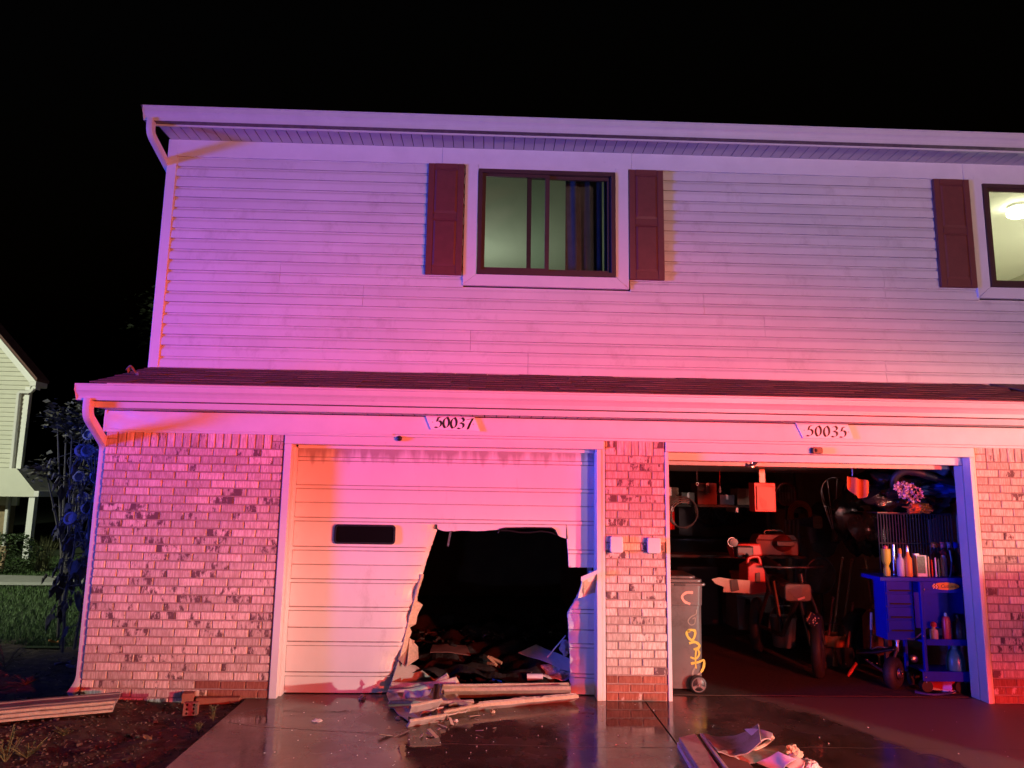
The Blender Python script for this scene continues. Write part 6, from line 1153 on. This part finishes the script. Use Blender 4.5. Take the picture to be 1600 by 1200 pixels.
clutter('gas_bottle', 'stout rusty gas bottle behind the scooter', 'gas bottle', 1372, 1020, 1.1, lambda c, t: (part('cylinder', MB().lathe([(.10, 0), (.13, .03), (.13, .34), (.07, .42), (.04, .43)], tuple(c), 22), m_('gas_rust', (.16, .05, .035), .6), t, smooth=True), part('valve', MB().lathe([(.05, .43), (.05, .47), (.02, .50)], tuple(c), 12), STEEL, t)))
# ------------------------------------------------------------------ car parked across the next driveway (casts the shadow on the right pier)
CARP = mat('dark_car_paint', (.03, .03, .035), .3, .2, .05, 4, coat=.6); CGL = mat('car_glass', (.01, .012, .014), .05)
car = thing('parked_car', 'dark saloon car parked across the neighbouring driveway', 'car', (11.5, -3.4, 0)); cx, cyc = 9.22, -3.4
prof_c = [(0.06, .30), (.0, .45), (.02, .66), (.12, .80), (.55, .90), (1.35, .985), (3.75, 1.02), (4.5, .99), (4.62, .86), (4.66, .55), (4.58, .30)]
mb = MB(); n = len(prof_c)
ws = [(-.90, .80), (-.86, 1.0), (.86, 1.0), (.90, .80)]
for wv, kz in ((-.70, .94), (-.90, .90), (-.90, .5), (.90, .5), (.90, .90), (.70, .94)): pass
secs = [(-.88, .985, 0), (-.80, 1.0, 0), (.80, 1.0, 0), (.88, .985, 0)]
for wv, kz, _ in secs: mb.v += [(cx+x+(.06 if abs(wv) > .85 and i in (0, 1, 2) else 0), cyc+wv, .26+(z-.26)*kz) for i, (x, z) in enumerate(prof_c)]
for s_ in range(3):
    for i in range(n): a = s_*n+i; b = s_*n+(i+1) % n; mb.f.append((a, b, b+n, a+n))
mb.f.append(tuple(range(n))[::-1]); mb.f.append(tuple(3*n+i for i in range(n))); part('body', mb, CARP, car, smooth=True)
mb = MB(); cab = [(1.30, .97), (2.05, 1.42), (2.5, 1.47), (3.3, 1.44), (4.05, 1.00)]; m_ = len(cab)
for wv in (-.80, .80): mb.v += [(cx+x, cyc+wv*(1 if z < 1.1 else .78), z) for x, z in cab]
for i in range(m_-1): mb.f.append((i, i+1, i+1+m_, i+m_))
mb.f.append(tuple(range(m_))); mb.f.append(tuple(m_+i for i in range(m_))); part('cabin_glass', mb, CGL, car); part('roof', MB().grid(lambda u, v: (cx+2.0+1.35*u, cyc+(-.64+1.28*v), 1.435+.05*math.sin(math.pi*u)*math.sin(math.pi*v)), 8, 8), CARP, car, smooth=True, solid=.02)
for x in (.92, 3.72):
    for y in (-.84, .62):
        wv = part('wheel', MB().lathe([(.30, 0), (.32, .03), (.32, .19), (.30, .22)], (cx+x, cyc+y, .32), 28, 'y'), RUB, car, smooth=True); part('rim', MB().lathe([(.20, -.004), (.17, -.012), (.05, -.016)], (cx+x, cyc+y+(0 if y < 0 else .236), .32), 20, 'y'), CHR, wv, smooth=True)
for y in (-.62, .62): part('headlight', MB().box(cx-.005, cx+.05, cyc+y-.16, cyc+y+.16, .60, .70), GLASS, car)
for y in (-.95, .95): part('mirror', MB().box(cx+1.55, cx+1.68, cyc+y-.07, cyc+y+.07, .98, 1.10), CARP, car, bevel=.02)
for y in (-.885, .885): part('door', MB().box(cx+1.5, cx+2.6, cyc+y-.004, cyc+y+.004, .36, .93), CARP, car)
